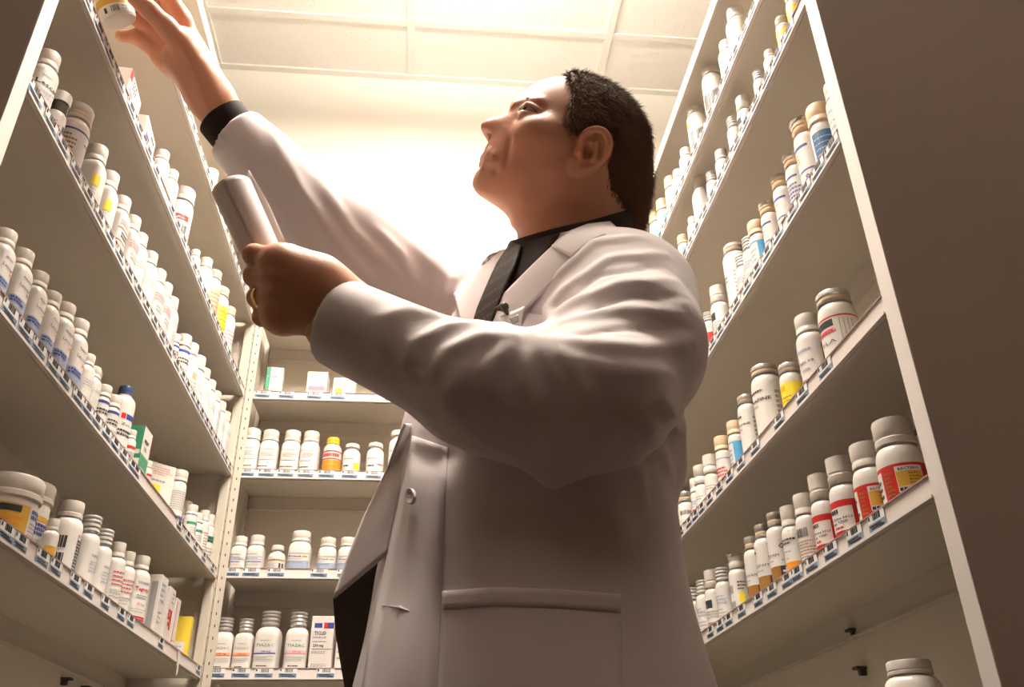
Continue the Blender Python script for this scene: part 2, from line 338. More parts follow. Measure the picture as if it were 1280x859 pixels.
# ------------------------------------------------------------------ medicine bottles and cartons
BOT = {
'L1': [(1.051, 0.0340, 0.090, 'jargold', -0.502), (1.140, 0.0300, 0.115, 'jargold2', -0.522), (1.131, 0.0103, 0.067, 'smallgold', -0.478), (1.199, 0.0204, 0.112, 'bigtext', -0.488), (1.270, 0.0165, 0.115, 'clearcap', -0.484), (1.329, 0.0160, 0.113, 'clearcap', -0.484), (1.397, 0.0159, 0.113, 'redcap', -0.484), (1.449, 0.0160, 0.113, 'redcap', -0.484), (1.523, 0.0181, 0.126, 'redtext', -0.486)],
'L2': [(0.837, 0.0141, 0.099, 'blueblk', -0.482), (0.884, 0.0148, 0.105, 'blueblk', -0.483), (0.929, 0.0145, 0.104, 'blueblk', -0.482), (0.974, 0.0146, 0.104, 'blueblk', -0.483), (1.019, 0.0159, 0.115, 'blueblk', -0.484), (1.070, 0.0167, 0.120, 'blueblk', -0.485), (1.113, 0.0124, 0.091, 'plain', -0.480), (1.143, 0.0122, 0.087, 'plain2', -0.480), (1.235, 0.0200, 0.130, 'widecap', -0.525), (1.300, 0.0190, 0.120, 'widecap', -0.525), (1.290, 0.0175, 0.128, 'navy', -0.486), (1.190, 0.0112, 0.081, 'purple', -0.479), (1.235, 0.0118, 0.086, 'purple', -0.480), (1.331, 0.0100, 0.072, 'redtag', -0.478), (1.434, 0.0087, 0.060, 'redlow', -0.477), (1.647, 0.0173, 0.122, 'blueband', -0.485), (1.780, 0.0190, 0.130, 'redneck', -0.525), (1.860, 0.0190, 0.132, 'greenstripe', -0.525), (1.762, 0.0140, 0.092, 'greenstripe', -0.482), (1.815, 0.0140, 0.092, 'greenstripe', -0.482), (1.866, 0.0140, 0.115, 'slim', -0.482), (1.917, 0.0150, 0.122, 'slimgreen', -0.483)],
'L3': [(0.807, 0.0154, 0.109, 'lescol', -0.483), (0.856, 0.0128, 0.091, 'darkneck', -0.481), (0.920, 0.0206, 0.128, 'bigpurple', -0.489), (0.990, 0.0168, 0.122, 'yellowdot', -0.485), (1.045, 0.0166, 0.121, 'yellowdot', -0.485), (1.104, 0.0167, 0.122, 'redprint', -0.485), (1.157, 0.0167, 0.126, 'pinkprint', -0.485), (1.200, 0.0167, 0.124, 'plain', -0.485), (1.258, 0.0174, 0.128, 'plain', -0.485), (1.314, 0.0176, 0.130, 'pinkprint', -0.486), (1.357, 0.0173, 0.130, 'pinkprint', -0.485), (1.404, 0.0174, 0.130, 'plain2', -0.485), (1.560, 0.0200, 0.140, 'ringcap', -0.525), (1.444, 0.0105, 0.076, 'purple', -0.478), (1.512, 0.0149, 0.112, 'purple', -0.483), (1.575, 0.0180, 0.128, 'orangedot', -0.486), (1.631, 0.0180, 0.129, 'widecap', -0.486), (1.688, 0.0180, 0.130, 'plain', -0.486), (1.744, 0.0180, 0.131, 'plain', -0.486), (1.801, 0.0180, 0.132, 'plain2', -0.486), (1.857, 0.0180, 0.133, 'plain', -0.486), (1.914, 0.0180, 0.134, 'plain2', -0.486)],
'L4': [(1.208, 0.0146, 0.105, 'plain', -0.483), (1.266, 0.0145, 0.110, 'plain', -0.482), (1.371, 0.0241, 0.150, 'redlogo', -0.492), (1.467, 0.0110, 0.079, 'plain', -0.479), (1.559, 0.0164, 0.121, 'plain', -0.484), (1.640, 0.0196, 0.143, 'salmon', -0.488), (1.720, 0.0231, 0.150, 'yellowlab', -0.491), (1.805, 0.0231, 0.150, 'redfoot', -0.491)],
'L5': [(1.486, 0.0170, 0.095, 'yellowdot', -0.485)],
'R1': [(0.846, 0.0250, 0.112, 'redyellow', 0.510), (0.906, 0.0216, 0.109, 'redyellow', 0.507), (0.970, 0.0199, 0.118, 'redflip', 0.505), (1.027, 0.0177, 0.117, 'redflip', 0.503), (1.079, 0.0162, 0.108, 'barcode', 0.501), (1.129, 0.0153, 0.108, 'orangefoot', 0.500), (1.185, 0.0167, 0.117, 'zepam', 0.502), (1.236, 0.0164, 0.115, 'zepam', 0.501), (1.286, 0.0159, 0.111, 'zepam', 0.501), (1.366, 0.0158, 0.109, 'foiltop', 0.501), (1.438, 0.0148, 0.103, 'greyclear', 0.500), (1.498, 0.0162, 0.115, 'blackbox', 0.501), (1.553, 0.0156, 0.110, 'greyclear', 0.501), (1.616, 0.0156, 0.112, 'greyclear', 0.501)],
'R0': [(0.928, 0.0281, 0.078, 'plain', 0.513)],
'R2': [(0.905, 0.0238, 0.114, 'pinkband', 0.509), (0.978, 0.0197, 0.124, 'greyprint', 0.505), (1.050, 0.0159, 0.087, 'yellowblk', 0.501), (1.149, 0.0235, 0.135, 'loxapine', 0.508), (1.222, 0.0167, 0.120, 'loxapine', 0.502), (1.280, 0.0143, 0.101, 'beigeblue', 0.499), (1.349, 0.0145, 0.103, 'beigered', 0.499), (1.422, 0.0144, 0.099, 'flip', 0.499), (1.482, 0.0143, 0.102, 'flip', 0.499), (1.514, 0.0126, 0.088, 'fliplow', 0.498), (1.601, 0.0166, 0.091, 'greybar', 0.502), (1.673, 0.0148, 0.094, 'bluewhite', 0.500)],
'R3': [(0.771, 0.0155, 0.111, 'greyprint', 0.500), (0.822, 0.0169, 0.120, 'darkblue', 0.502), (0.868, 0.0184, 0.137, 'bluering', 0.503), (0.910, 0.0150, 0.111, 'bluering2', 0.500), (0.958, 0.0153, 0.112, 'bluering', 0.500), (1.012, 0.0144, 0.105, 'bluering', 0.499), (1.066, 0.0151, 0.112, 'beigeblue', 0.500), (1.100, 0.0142, 0.106, 'greyclear', 0.499), (1.137, 0.0132, 0.097, 'greyclear', 0.498), (1.183, 0.0222, 0.150, 'bigplain', 0.507), (1.273, 0.0168, 0.125, 'blackbox', 0.502), (1.328, 0.0140, 0.102, 'redblock', 0.499)],
'R4': [(0.808, 0.0122, 0.086, 'goldyellow', 0.497), (0.849, 0.0120, 0.085, 'goldyellow', 0.497), (0.902, 0.0110, 0.075, 'plain', 0.496), (0.950, 0.0113, 0.082, 'greyclear', 0.496), (1.029, 0.0148, 0.105, 'blackbox', 0.500), (1.077, 0.0138, 0.104, 'greyclear', 0.499), (1.148, 0.0132, 0.093, 'greyprint', 0.498), (1.206, 0.0126, 0.092, 'greyclear', 0.498), (1.275, 0.0184, 0.135, 'plain2', 0.503), (1.331, 0.0121, 0.084, 'plain', 0.497), (1.403, 0.0133, 0.092, 'beigeblue', 0.498)],
'R5': [(1.002, 0.0186, 0.143, 'plain', 0.504), (1.054, 0.0157, 0.119, 'plain', 0.501), (1.149, 0.0217, 0.150, 'bigcoded', 0.507), (1.252, 0.0211, 0.150, 'bigcoded', 0.506), (1.322, 0.0145, 0.107, 'plain', 0.499), (1.384, 0.0137, 0.103, 'plain', 0.499), (1.440, 0.0171, 0.130, 'beigeblue', 0.502), (1.517, 0.0167, 0.129, 'beigeblue', 0.502), (1.579, 0.0184, 0.145, 'beigeblue', 0.503)],
'B1': [(-0.432, 0.0219, 0.119, 'glassred', 1.994), (-0.387, 0.0195, 0.117, 'glassred', 1.992), (-0.337, 0.0254, 0.134, 'glassblue', 1.997), (-0.276, 0.0238, 0.132, 'glasspink', 1.996)],
'B2': [(-0.424, 0.0176, 0.089, 'violet', 1.990), (-0.387, 0.0185, 0.092, 'violet', 1.991), (-0.340, 0.0195, 0.070, 'stubby', 1.992), (-0.290, 0.0249, 0.104, 'blockred', 1.997), (-0.228, 0.0206, 0.089, 'blockred', 1.993), (-0.183, 0.0206, 0.090, 'blockred', 1.993)],
'B3': [(-0.432, 0.0216, 0.123, 'faint', 1.994), (-0.388, 0.0216, 0.120, 'faintorange', 1.994), (-0.336, 0.0218, 0.120, 'faintorange', 1.994), (-0.291, 0.0218, 0.119, 'faint', 1.994), (-0.238, 0.0218, 0.105, 'orangeyel', 1.994), (-0.191, 0.0209, 0.089, 'yellowtab', 1.993), (-0.135, 0.0209, 0.093, 'greyshort', 1.993), (-0.081, 0.0221, 0.127, 'greyshort', 1.994)]}

TXT = {}
def text_tris(s, bold=False):
    if s in TXT: return TXT[s]
    cu = bpy.data.curves.new('t', 'FONT'); cu.body = s; cu.size = 1.0; cu.resolution_u = 1
    if bold: cu.offset = 0.02
    ob = bpy.data.objects.new('t', cu); C.objects.link(ob); bpy.context.view_layer.update()
    me = bpy.data.meshes.new_from_object(ob)
    vs = np.array([v.co[:2] for v in me.vertices]) if len(me.vertices) else np.zeros((0, 2))
    fs = [tuple(p.vertices) for p in me.polygons]
    bpy.data.objects.remove(ob); bpy.data.curves.remove(cu); bpy.data.meshes.remove(me)
    vs[:, 0] -= (vs[:, 0].min() + vs[:, 0].max()) / 2; vs[:, 1] -= vs[:, 1].min()
    TXT[s] = (vs, fs); return TXT[s]
def outline(r, sq, n=160):
    """cross-section of a bottle, starting at the front (-y) going to +x; with arc lengths"""
    th = np.linspace(-PI / 2, 1.5 * PI, n + 1); p = 2 + 5 * sq; ex = 2.0 / p
    x = np.sign(np.cos(th)) * np.abs(np.cos(th)) ** ex * r; y = np.sign(np.sin(th)) * np.abs(np.sin(th)) ** ex * r
    s = np.concatenate([[0], np.cumsum(np.hypot(np.diff(x), np.diff(y)))])
    return x, y, s
class Wrap:
    def __init__(s, r, sq): s.x, s.y, s.s = outline(r, sq); s.L = s.s[-1]
    def at(s, a, off=0.0):
        a = np.mod(np.asarray(a, float), s.L); x = np.interp(a, s.s, s.x); y = np.interp(a, s.s, s.y)
        e = 1e-4; x2 = np.interp(np.mod(a + e, s.L), s.s, s.x); y2 = np.interp(np.mod(a + e, s.L), s.s, s.y)
        tx, ty = x2 - x, y2 - y; l = np.hypot(tx, ty) + 1e-12
        return x + ty / l * off, y - tx / l * off
class LabelB:
    """a printed label wrapped on a bottle: every mark is real geometry lying a hair above the paper"""
    def __init__(s, wrap, z0, z1, mats): s.w = wrap; s.z0 = z0; s.z1 = z1; s.mb = MB(); s.mats = []; s.names = {}; s.k = 0
    def mi(s, m):
        if m not in s.names: s.names[m] = len(s.mats); s.mats.append(M[m])
        return s.names[m]
    def rect(s, a0, a1, b0, b1, m, off=.0005):
        n = max(2, int(abs(a1 - a0) / .0025)); aa = np.linspace(a0, a1, n + 1); x, y = s.w.at(aa, off)
        zz0 = s.z0 + (s.z1 - s.z0) * b0; zz1 = s.z0 + (s.z1 - s.z0) * b1
        vs = [(x[i], y[i], zz0) for i in range(n + 1)] + [(x[i], y[i], zz1) for i in range(n + 1)]
        s.mb.add(vs, [(i, i + 1, n + 2 + i, n + 1 + i) for i in range(n)], s.mi(m), True)
    def text(s, t, a, b, size, m, width=None, off=.0008, vert=False, bold=False):
        vs, fs = text_tris(t, bold)
        if not len(vs): return
        v = vs * size
        if width: v[:, 0] *= width / (np.ptp(v[:, 0]) + 1e-9)
        zb = s.z0 + (s.z1 - s.z0) * b
        if vert: aa, zz = a + v[:, 1], zb - v[:, 0]
        else: aa, zz = a + v[:, 0], zb + v[:, 1]
        x, y = s.w.at(aa, off); s.mb.add([(x[i], y[i], zz[i]) for i in range(len(v))], fs, s.mi(m), False)
    def lines(s, a0, a1, b0, b1, n, m, fill=.42, rng=None, off=.0008):
        """small print"""
        rng = rng or random
        for k in range(n):
            b = b1 - (b1 - b0) * (k + .5) / n; hh = (b1 - b0) / n * fill / 2; a = a0
            end = a1 - (a1 - a0) * rng.choice([0, 0, .1, .3])
            while a < end:
                l_ = min(rng.uniform(.0016, .0045), end - a)
                if l_ < .0006: break
                s.rect(a, a + l_, b - hh, b + hh, m, off); a += l_ + .0008
    def bars(s, a0, a1, b0, b1, m='ink', off=.0008):
        a = a0
        while a < a1:
            t = random.choice([.0004, .0007, .0011]); s.rect(a, a + t, b0, b1, m, off); a += t + random.choice([.0005, .0009])
    def build(s, parent): return s.mb.build('label', s.mats, parent)
def loft(mb, prof, r, sq, seg=40, m=0, closed_bottom=True, closed_top=True, rib=0.0, ribfrom=None):
    """prof: (radius scale 0..1 of r, z, squareness 0..1)"""
    rows = []
    for (k, z, q) in prof:
        x, y, _ = outline(r * k if k > 0 else 1e-5, sq * q, seg)
        row = []
        for i in range(seg):
            f = 1 - (rib if (i % 2 and ribfrom and ribfrom[0] <= z <= ribfrom[1]) else 0)
            row.append((x[i] * f, y[i] * f, z))
        rows.append(row)
    vs = [p for row in rows for p in row]; fs = []
    for j in range(len(rows) - 1):
        for i in range(seg): fs.append((j * seg + i, j * seg + (i + 1) % seg, (j + 1) * seg + (i + 1) % seg, (j + 1) * seg + i))
    if closed_bottom: fs.append(tuple(range(seg))[::-1])
    if closed_top: fs.append(tuple(range((len(rows) - 1) * seg, len(rows) * seg)))
    mb.add(vs, fs, m, True)
# style table: squareness, cap kind, cap radius /r, cap height /h, label painter name, colour words
STY = {
 'jargold': (0, 'jar', 1.06, .30, 'round white jar with gold label block'), 'jargold2': (0, 'jar', 1.06, .22, 'tall white jar with folded gold-blue label'),
 'smallgold': (0, 'w', .7, .22, 'tiny white bottle with gold stripe'), 'bigtext': (0, 'w', .80, .20, 'large glossy bottle with dense black print'),
 'clearcap': (0, 'clear', .80, .22, 'white bottle with clear plastic overcap'), 'redcap': (.0, 'w', .72, .20, 'slim white bottle with faint red print'),
 'redtext': (.3, 'w', .82, .18, 'white bottle with red striped block'), 'blueblk': (.5, 'w', .86, .19, 'white bottle with pale blue label block'),
 'plain': (.2, 'w', .82, .18, 'plain white pill bottle'), 'plain2': (.6, 'w', .80, .18, 'square-shouldered white pill bottle'),
 'widecap': (.2, 'w', .95, .24, 'white bottle with wide flat cap'), 'navy': (.1, 'navy', .62, .12, 'tall white bottle with navy cap'),
 'purple': (0, 'w', .98, .22, 'small vial with purple ring'), 'redtag': (0, 'w', .8, .2, 'small vial with red mark'), 'redlow': (0, 'w', .8, .2, 'tiny vial with red base stripe'),
 'blueband': (0, 'w', .95, .18, 'white canister with wide royal blue band'), 'redneck': (0, 'w', .85, .22, 'white bottle with red neck line'),
 'greenstripe': (0, 'w', .88, .22, 'white bottle with green stripes'), 'slim': (0, 'w', .75, .2, 'slim white bottle'), 'slimgreen': (0, 'w', .75, .2, 'slim white bottle with green print'),
 'lescol': (.3, 'w', .88, .22, 'white bottle lettered Lescol'), 'darkneck': (0, 'dark', .98, .34, 'small bottle with dark neck ring'),
 'bigpurple': (0, 'ring', .93, .20, 'wide white bottle with purple line'), 'yellowdot': (.7, 'w', .86, .22, 'white square bottle with yellow sticker'),
 'redprint': (.5, 'w', .86, .2, 'white bottle with red ruled print'), 'pinkprint': (.5, 'w', .84, .2, 'white bottle with pink print'),
 'ringcap': (0, 'ring', .92, .26, 'white bottle with ringed wide cap'), 'orangedot': (.2, 'w', .82, .2, 'white bottle with orange dot'),
 'redlogo': (0, 'w', .94, .2, 'wide white bottle with red logo and barcode'), 'salmon': (0, 'ring', .88, .14, 'white bottle with salmon label'),
 'yellowlab': (0, 'ring', .88, .14, 'white bottle with yellow label'), 'redfoot': (0, 'ring', .85, .14, 'white bottle with red foot mark'),
 'redyellow': (0, 'w', .86, .27, 'white bottle with red label and gold sticker'), 'redflip': (0, 'flip', .86, .30, 'white flip-cap bottle with red label'),
 'barcode': (0, 'w', .88, .26, 'white bottle with barcode and dense print'), 'orangefoot': (0, 'w', .84, .26, 'white bottle with orange bottom band'),
 'zepam': (0, 'grey', .74, .17, 'grey-capped bottle with brown bottom band'), 'foiltop': (0, 'foil', .82, .24, 'white bottle with torn foil top'),
 'greyclear': (0, 'clear', .84, .22, 'white bottle with clear ridged cap'), 'blackbox': (0, 'flip', .86, .28, 'white bottle with black square logo'),
 'pinkband': (0, 'grey', .90, .15, 'white bottle with black and pink bands'), 'greyprint': (.0, 'w', .84, .22, 'white bottle with grey print'),
 'yellowblk': (0, 'grey', .90, .16, 'bottle with yellow label and red corner'), 'loxapine': (0, 'grey', .86, .12, 'large grey-capped bottle lettered LOXAPINE'),
 'beigeblue': (0, 'beige', .96, .22, 'beige-capped bottle with blue stripe'), 'beigered': (0, 'beige', .96, .24, 'beige-capped bottle with red print'),
 'flip': (0, 'flip', .95, .36, 'white bottle with open flip cap'), 'fliplow': (0, 'w', .95, .3, 'short white bottle with red mark'),
 'greybar': (0, 'grey', .92, .22, 'silver-capped bottle with barcode'), 'bluewhite': (0, 'w', .8, .2, 'bottle with sky blue checked label'),
 'darkblue': (0, 'beige', 1.0, .26, 'wide beige-capped bottle with dark blue label'), 'bluering': (0, 'foil2', .94, .17, 'foil-topped vial with blue ring and swirl'),
 'bluering2': (0, 'foil2', .94, .17, 'foil-topped vial with blue ring and stripes'), 'bigplain': (0, 'ring', .80, .10, 'largest plain white bottle'),
 'redblock': (0, 'clear', .84, .18, 'white bottle with large red block'), 'goldyellow': (0, 'ring', .86, .16, 'bottle with golden yellow label'),
 'bigcoded': (0, 'w', .84, .10, 'large round-shouldered bottle with barcode'),
 'glassred': (.6, 'screw', .78, .24, 'screw-topped bottle with orange dose stripe'), 'glassblue': (.6, 'screw', .78, .24, 'taller screw-topped bottle with violet dose stripe'),
 'glasspink': (.6, 'screw', .78, .24, 'screw-topped bottle with pink dose stripe'), 'violet': (.5, 'w', .84, .24, 'small square bottle with violet print'),
 'stubby': (0, 'ring2', .70, .22, 'short round-shouldered bottle with black bars'), 'blockred': (.5, 'w', .86, .23, 'square bottle with slate block and red print'),
 'faint': (.5, 'w', .88, .22, 'tall square bottle with faint grey print'), 'faintorange': (.5, 'w', .88, .22, 'tall square bottle with faint orange print'),
 'orangeyel': (0, 'yellow', .72, .16, 'orange-labelled bottle with yellow cap'), 'yellowtab': (.2, 'ring2', .82, .16, 'short bottle with yellow tab'),
 'greyshort': (.2, 'ring2', .84, .16, 'short white bottle with grey lettering')}
GREY2 = M['grey']
def paint(L, st, r, rnd):
    """what is printed on the label of each kind of bottle"""
    W = min(L.w.L * .22, r * 1.35); R_ = L.rect; T = L.text; N = L.lines
    def paper(a=1.5, m='paper'): R_(-W * a, W * a, 0, 1, m, .0003)
    if st == 'jargold':
        paper(); R_(-W * .95, W * .05, .25, .98, 'gold'); R_(-W * .72, -W * .2, .78, .94, 'ink', .0009); N(-W * .8, -W * .1, .3, .7, 3, 'orange')
        N(W * .12, W * .95, .70, .95, 2, 'blue', .7); N(W * .12, W * .95, .2, .65, 5, 'grey')
    elif st == 'jargold2':
        paper(); N(-W * .9, -W * .3, .3, .9, 6, 'orange', .25); L.bars(-W * .9, -W * .25, .05, .22); R_(0, W * .9, .80, .9, 'gold'); N(0, W * .9, .55, .78, 3, 'blue', .7); N(0, W * .9, .2, .5, 6, 'lblue'); R_(-W * .1, W * .7, .03, .1, 'gold')
    elif st == 'smallgold': paper(1.2); R_(-W, W * .1, .4, .7, 'gold'); N(W * .2, W, .2, .9, 4, 'ink')
    elif st == 'bigtext':
        N(-W * 1.3, -W * .6, .2, .9, 2, 'ink', .7); T('BUTAL', W * .35, .86, r * .26, 'brown', W * .8, bold=True); N(-W * .05, W * .85, .12, .82, 11, 'ink', .6); R_(W * 1.15, W * 1.2, .0, .95, 'brown')
    elif st == 'clearcap': paper(1.2); T('NADOL', W * .2, .72, r * .34, 'ink', W * .9); N(-W * .3, W * .7, .4, .66, 4, 'lblue', .3); N(-W * .5, W * .5, .05, .2, 2, 'grey', .3)
    elif st == 'redcap': N(-W * .5, W * .6, .55, .9, 4, 'red', .3); N(-W * .5, W * .4, .3, .5, 3, 'grey', .3); R_(-W * .6, W * .2, .05, .2, 'red')
    elif st == 'redtext':
        N(-W * .5, W * .5, .88, .96, 1, 'grey'); T('Tegretol', 0, .72, r * .5, 'red', W * 1.25, bold=True); N(-W * .45, W * .45, .58, .68, 2, 'grey'); T('50 mg', 0, .44, r * .32, 'red', W * .6); N(-W * .7, W * .7, .30, .40, 2, 'grey', .25)
        for k in range(4): R_(-W * .65, W * .65, .06 + .05 * k, .09 + .05 * k, 'red')
    elif st == 'blueblk':
        paper(1.05); N(-W * .5, W * .5, .88, .95, 1, 'grey'); T('Lamictal', -W * .1, .72, r * .42, 'ink', W * .95); N(W * .2, W * .7, .62, .70, 1, 'orange'); R_(-W * .95, W * .85, .12, .52, 'lblue'); N(-W * .85, W * .3, .38, .50, 2, 'blue', .6, off=.001); N(-W * .85, W * .6, .15, .34, 3, 'grey', .3, off=.001)
    elif st == 'lescol':
        paper(1.1); N(-W * .5, W * .3, .86, .92, 1, 'grey'); T('Lescol', 0, .66, r * .62, 'ink', W * 1.45, bold=True); N(-W * .7, W * .7, .42, .60, 3, 'lblue', .35); N(-W * .7, W * .7, .1, .32, 3, 'lblue', .3)
    elif st == 'darkneck': paper(); N(-W, 0, .2, .9, 5, 'brown', .4); R_(W * .2, W * .5, .6, .8, 'ink'); N(W * .5, W, .2, .8, 4, 'ink')
    elif st == 'bigpurple':
        paper(1.6); R_(-W * 1.6, W * 1.6, .93, .97, 'blue'); N(-W * 1.2, -W * .2, .25, .86, 7, 'brown', .45); N(W * .2, W, .7, .8, 1, 'blue'); T('22', W * .6, .4, r * .5, 'blue', vert=True); N(W * .1, W, .15, .35, 2, 'lblue')
    elif st == 'yellowdot': R_(-W * .9, -W * .3, .55, .8, 'yellow'); N(-W * .9, W * .7, .2, .5, 4, 'grey', .2)
    elif st == 'redprint':
        paper(1.05); N(-W * .7, W * .7, .78, .92, 2, 'grey'); R_(-W * .8, W * .8, .70, .73, 'red'); N(-W * .5, W * .7, .50, .66, 2, 'ink', .5); R_(-W * .8, W * .8, .42, .45, 'red'); N(-W * .7, W * .7, .18, .36, 3, 'red', .35); R_(-W * .8, W * .8, .08, .11, 'red')
    elif st == 'pinkprint': N(-W * .8, W * .7, .7, .9, 3, 'pink', .4); N(-W * .6, W * .6, .45, .62, 2, 'grey', .35); N(-W * .8, W * .5, .15, .35, 3, 'pink', .3)
    elif st in ('plain',): N(-W * .6, W * .6, .62, .82, 3, 'grey', .22); N(-W * .5, W * .3, .25, .4, 2, 'grey', .2)
    elif st == 'plain2': N(-W * .7, W * .6, .75, .88, 2, 'lblue', .3); N(-W * .6, W * .6, .3, .62, 5, 'grey', .22)
    elif st == 'widecap': N(-W * .5, W * .5, .5, .8, 3, 'lblue', .25)
    elif st == 'navy':
        paper(1.15); R_(-W * .2, W * .9, .70, .80, 'blue'); R_(-W * .55, -W * .25, .70, .80, 'red'); T('Zeto', W * .0, .58, r * .36, 'ink', W * .9); N(-W * .6, W * .5, .38, .52, 2, 'ink', .5); N(-W * .7, W * .5, .06, .25, 3, 'brown', .25)
    elif st == 'purple': paper(1.5); R_(-W * 1.8, W * 1.8, .97, 1.06, 'blue'); N(-W * .7, W * .7, .62, .82, 2, 'ink', .5); N(-W * .7, W * .5, .2, .5, 4, 'grey', .4)
    elif st in ('redtag', 'redlow'): R_(-W * .7, W * .5, .8, .9, 'red'); R_(-W * .9, W * .2, .3, .4, 'red'); N(-W * .5, W * .7, .5, .7, 2, 'grey')
    elif st == 'blueband': paper(1.6); R_(-W * 2.2, W * 2.2, .12, .32, 'blue', .0009); N(-W * 1.1, W * 1.1, .45, .95, 9, 'grey', .3)
    elif st == 'redneck': R_(-W * 1.2, W * 1.2, .92, .96, 'red'); paper(1.2); N(-W * .7, W * .7, .5, .8, 3, 'green', .35); N(-W * .7, W * .5, .1, .3, 2, 'grey', .3)
    elif st == 'greenstripe': paper(1.2); R_(-W * 1.1, W * 1.1, .84, .94, 'green'); N(-W * .7, W * .7, .5, .75, 3, 'grey', .3); R_(-W * 1.1, W * 1.1, .30, .36, 'green'); N(-W * .8, W * .2, .08, .2, 1, 'red')
    elif st == 'slim': N(-W * .4, W * .5, .2, .85, 8, 'brown', .25); N(-W * .5, W * .5, .75, .85, 1, 'pink')
    elif st == 'slimgreen': R_(-W * .6, W * .5, .68, .86, 'green'); N(-W * .6, W * .2, .68, .84, 2, 'ink', .6, off=.001); N(-W * .5, W * .5, .2, .55, 4, 'grey')
    elif st == 'ringcap': N(-W * .7, W * .7, .4, .8, 4, 'grey', .25)
    elif st == 'orangedot': R_(-W * .2, W * .35, .55, .72, 'salmon'); N(-W * .6, W * .6, .2, .5, 3, 'grey', .25)
    elif st == 'redlogo':
        paper(1.4); R_(-W * .9, W * .0, .68, .82, 'red'); T('Rx', -W * .45, .715, r * .2, 'paper', W * .4, off=.001); L.bars(-W * .7, W * .05, .32, .58); N(W * .25, W, .2, .9, 7, 'grey', .2); R_(W * .3, W * .9, .3, .5, 'salmon')
    elif st == 'salmon': R_(-W * 1.5, W * 1.5, .08, .9, 'salmon'); N(-W * .8, W * .8, .3, .8, 5, 'red', .2)
    elif st == 'yellowlab': R_(-W * 1.5, W * 1.5, .15, .9, 'yellow'); N(-W * .8, W * .8, .3, .8, 5, 'brown', .25); R_(-W * .9, W * .4, .02, .16, 'red')
    elif st == 'redfoot': N(-W * .7, W * .8, .4, .8, 4, 'pink', .35); R_(-W * .8, 0, .05, .2, 'red')
    elif st == 'redyellow':
        R_(-W * 2.0, W * 1.9, .08, .92, 'red'); R_(-W * 1.5, -W * .62, .18, .84, 'paper', .0008)
        R_(W * -.12, W * .70, .34, .86, 'paper', .0008); T('BACTERO', W * .29, .77, r * .16, 'ink', W * .62, .0011, bold=True)
        R_(-W * .10, W * .68, .45, .75, 'gold', .0010); N(W * .25, W * .64, .47, .73, 4, 'brown', .5, off=.0013); N(-W * .08, W * .66, .35, .43, 1, 'ink', .8, off=.0011)
        N(-W * 1.2, -W * .72, .3, .72, 3, 'ink', .5, off=.0011); N(-W * .52, -W * .22, .2, .8, 7, 'brown', .45, off=.0008)
    elif st == 'redflip':
        R_(-W * 2.0, W * 1.9, .08, .92, 'red'); R_(-W * 1.15, W * .30, .30, .78, 'paper', .0008)
        N(-W * .85, -W * .35, .66, .75, 1, 'ink', .9, off=.0011); T('codone HCl', -W * .38, .53, r * .20, 'ink', W * 1.2, .0011, bold=True); T('mg, USP', -W * .42, .43, r * .20, 'ink', W * .9, .0011, bold=True); N(-W * .7, -W * .2, .34, .39, 1, 'red', .8, off=.0011)
        N(W * .62, W * 1.3, .2, .8, 8, 'brown', .45, off=.0008)
    elif st == 'barcode': paper(1.5); L.bars(-W * .4, W * .45, .72, .92); N(-W * .8, W * .8, .12, .66, 8, 'brown', .35)
    elif st == 'orangefoot':
        paper(1.5); N(-W * .8, W * .5, .78, .95, 2, 'ink', .5); T('mine', -W * .3, .62, r * .3, 'ink', W * .7); T('USP', -W * .3, .46, r * .24, 'ink'); R_(-W * 1.4, W * 1.2, .26, .40, 'orange'); T('100', -W * .2, .06, r * .36, 'orange', W * 1.0)
    elif st == 'zepam':
        paper(1.5); N(-W * .9, -W * .3, .86, .94, 1, 'ink', .5); T('C', W * .62, .74, r * .6, 'ink', bold=True); T('AZEPAM', -W * .2, .60, r * .34, 'ink', W * 1.25); N(-W * .6, W * .1, .50, .55, 1, 'grey'); T('IV', W * .62, .5, r * .24, 'ink', bold=True)
        R_(-W * 1.4, W * 1.1, .04, .42, 'brown'); R_(W * .40, W * 1.1, .22, .41, 'ink', .0009); R_(W * .68, W * .78, .24, .39, 'paper', .0012); R_(W * .52, W * .94, .295, .335, 'paper', .0013); N(-W, 0, .1, .2, 1, 'ink', .3, off=.001)
    elif st == 'foiltop': paper(1.4); R_(-W * 1.2, -W * .5, .7, .95, 'ink'); N(-W * .4, W * .1, .1, .9, 2, 'grey', .5); R_(W * .4, W * .85, .35, .60, 'yellow'); N(W * .4, W, .65, .9, 3, 'ink')
    elif st == 'greyclear': N(-W * .7, W * .6, .6, .85, 3, 'lblue', .35); N(-W * .6, W * .6, .15, .5, 4, 'grey', .3); R_(W * .2, W * .7, .2, .3, 'orange')
    elif st == 'blackbox': paper(1.3); R_(-W * .6, W * .2, .68, .9, 'ink'); T('D', -W * .3, .72, r * .3, 'paper', off=.0011); N(-W * .6, W * .6, .4, .62, 3, 'grey', .4); N(-W * .5, W * .6, .1, .32, 3, 'brown', .4)
    elif st == 'pinkband':
        paper(1.7); R_(-W * 1.7, W * 1.7, .93, .96, 'red'); R_(-W * 1.3, W * .05, .76, .90, 'ink'); R_(-W * 1.3, W * .1, .63, .72, 'pink'); T('FLA', -W * .3, .44, r * .3, 'ink', W * .7); R_(-W * 1.3, W * .1, .14, .26, 'red'); N(-W * 1.2, W * .0, .64, .72, 1, 'red', .5, off=.001)
        for q in range(4): R_(W * (.28 + .16 * q), W * (.31 + .16 * q), .1, .88, 'grey')
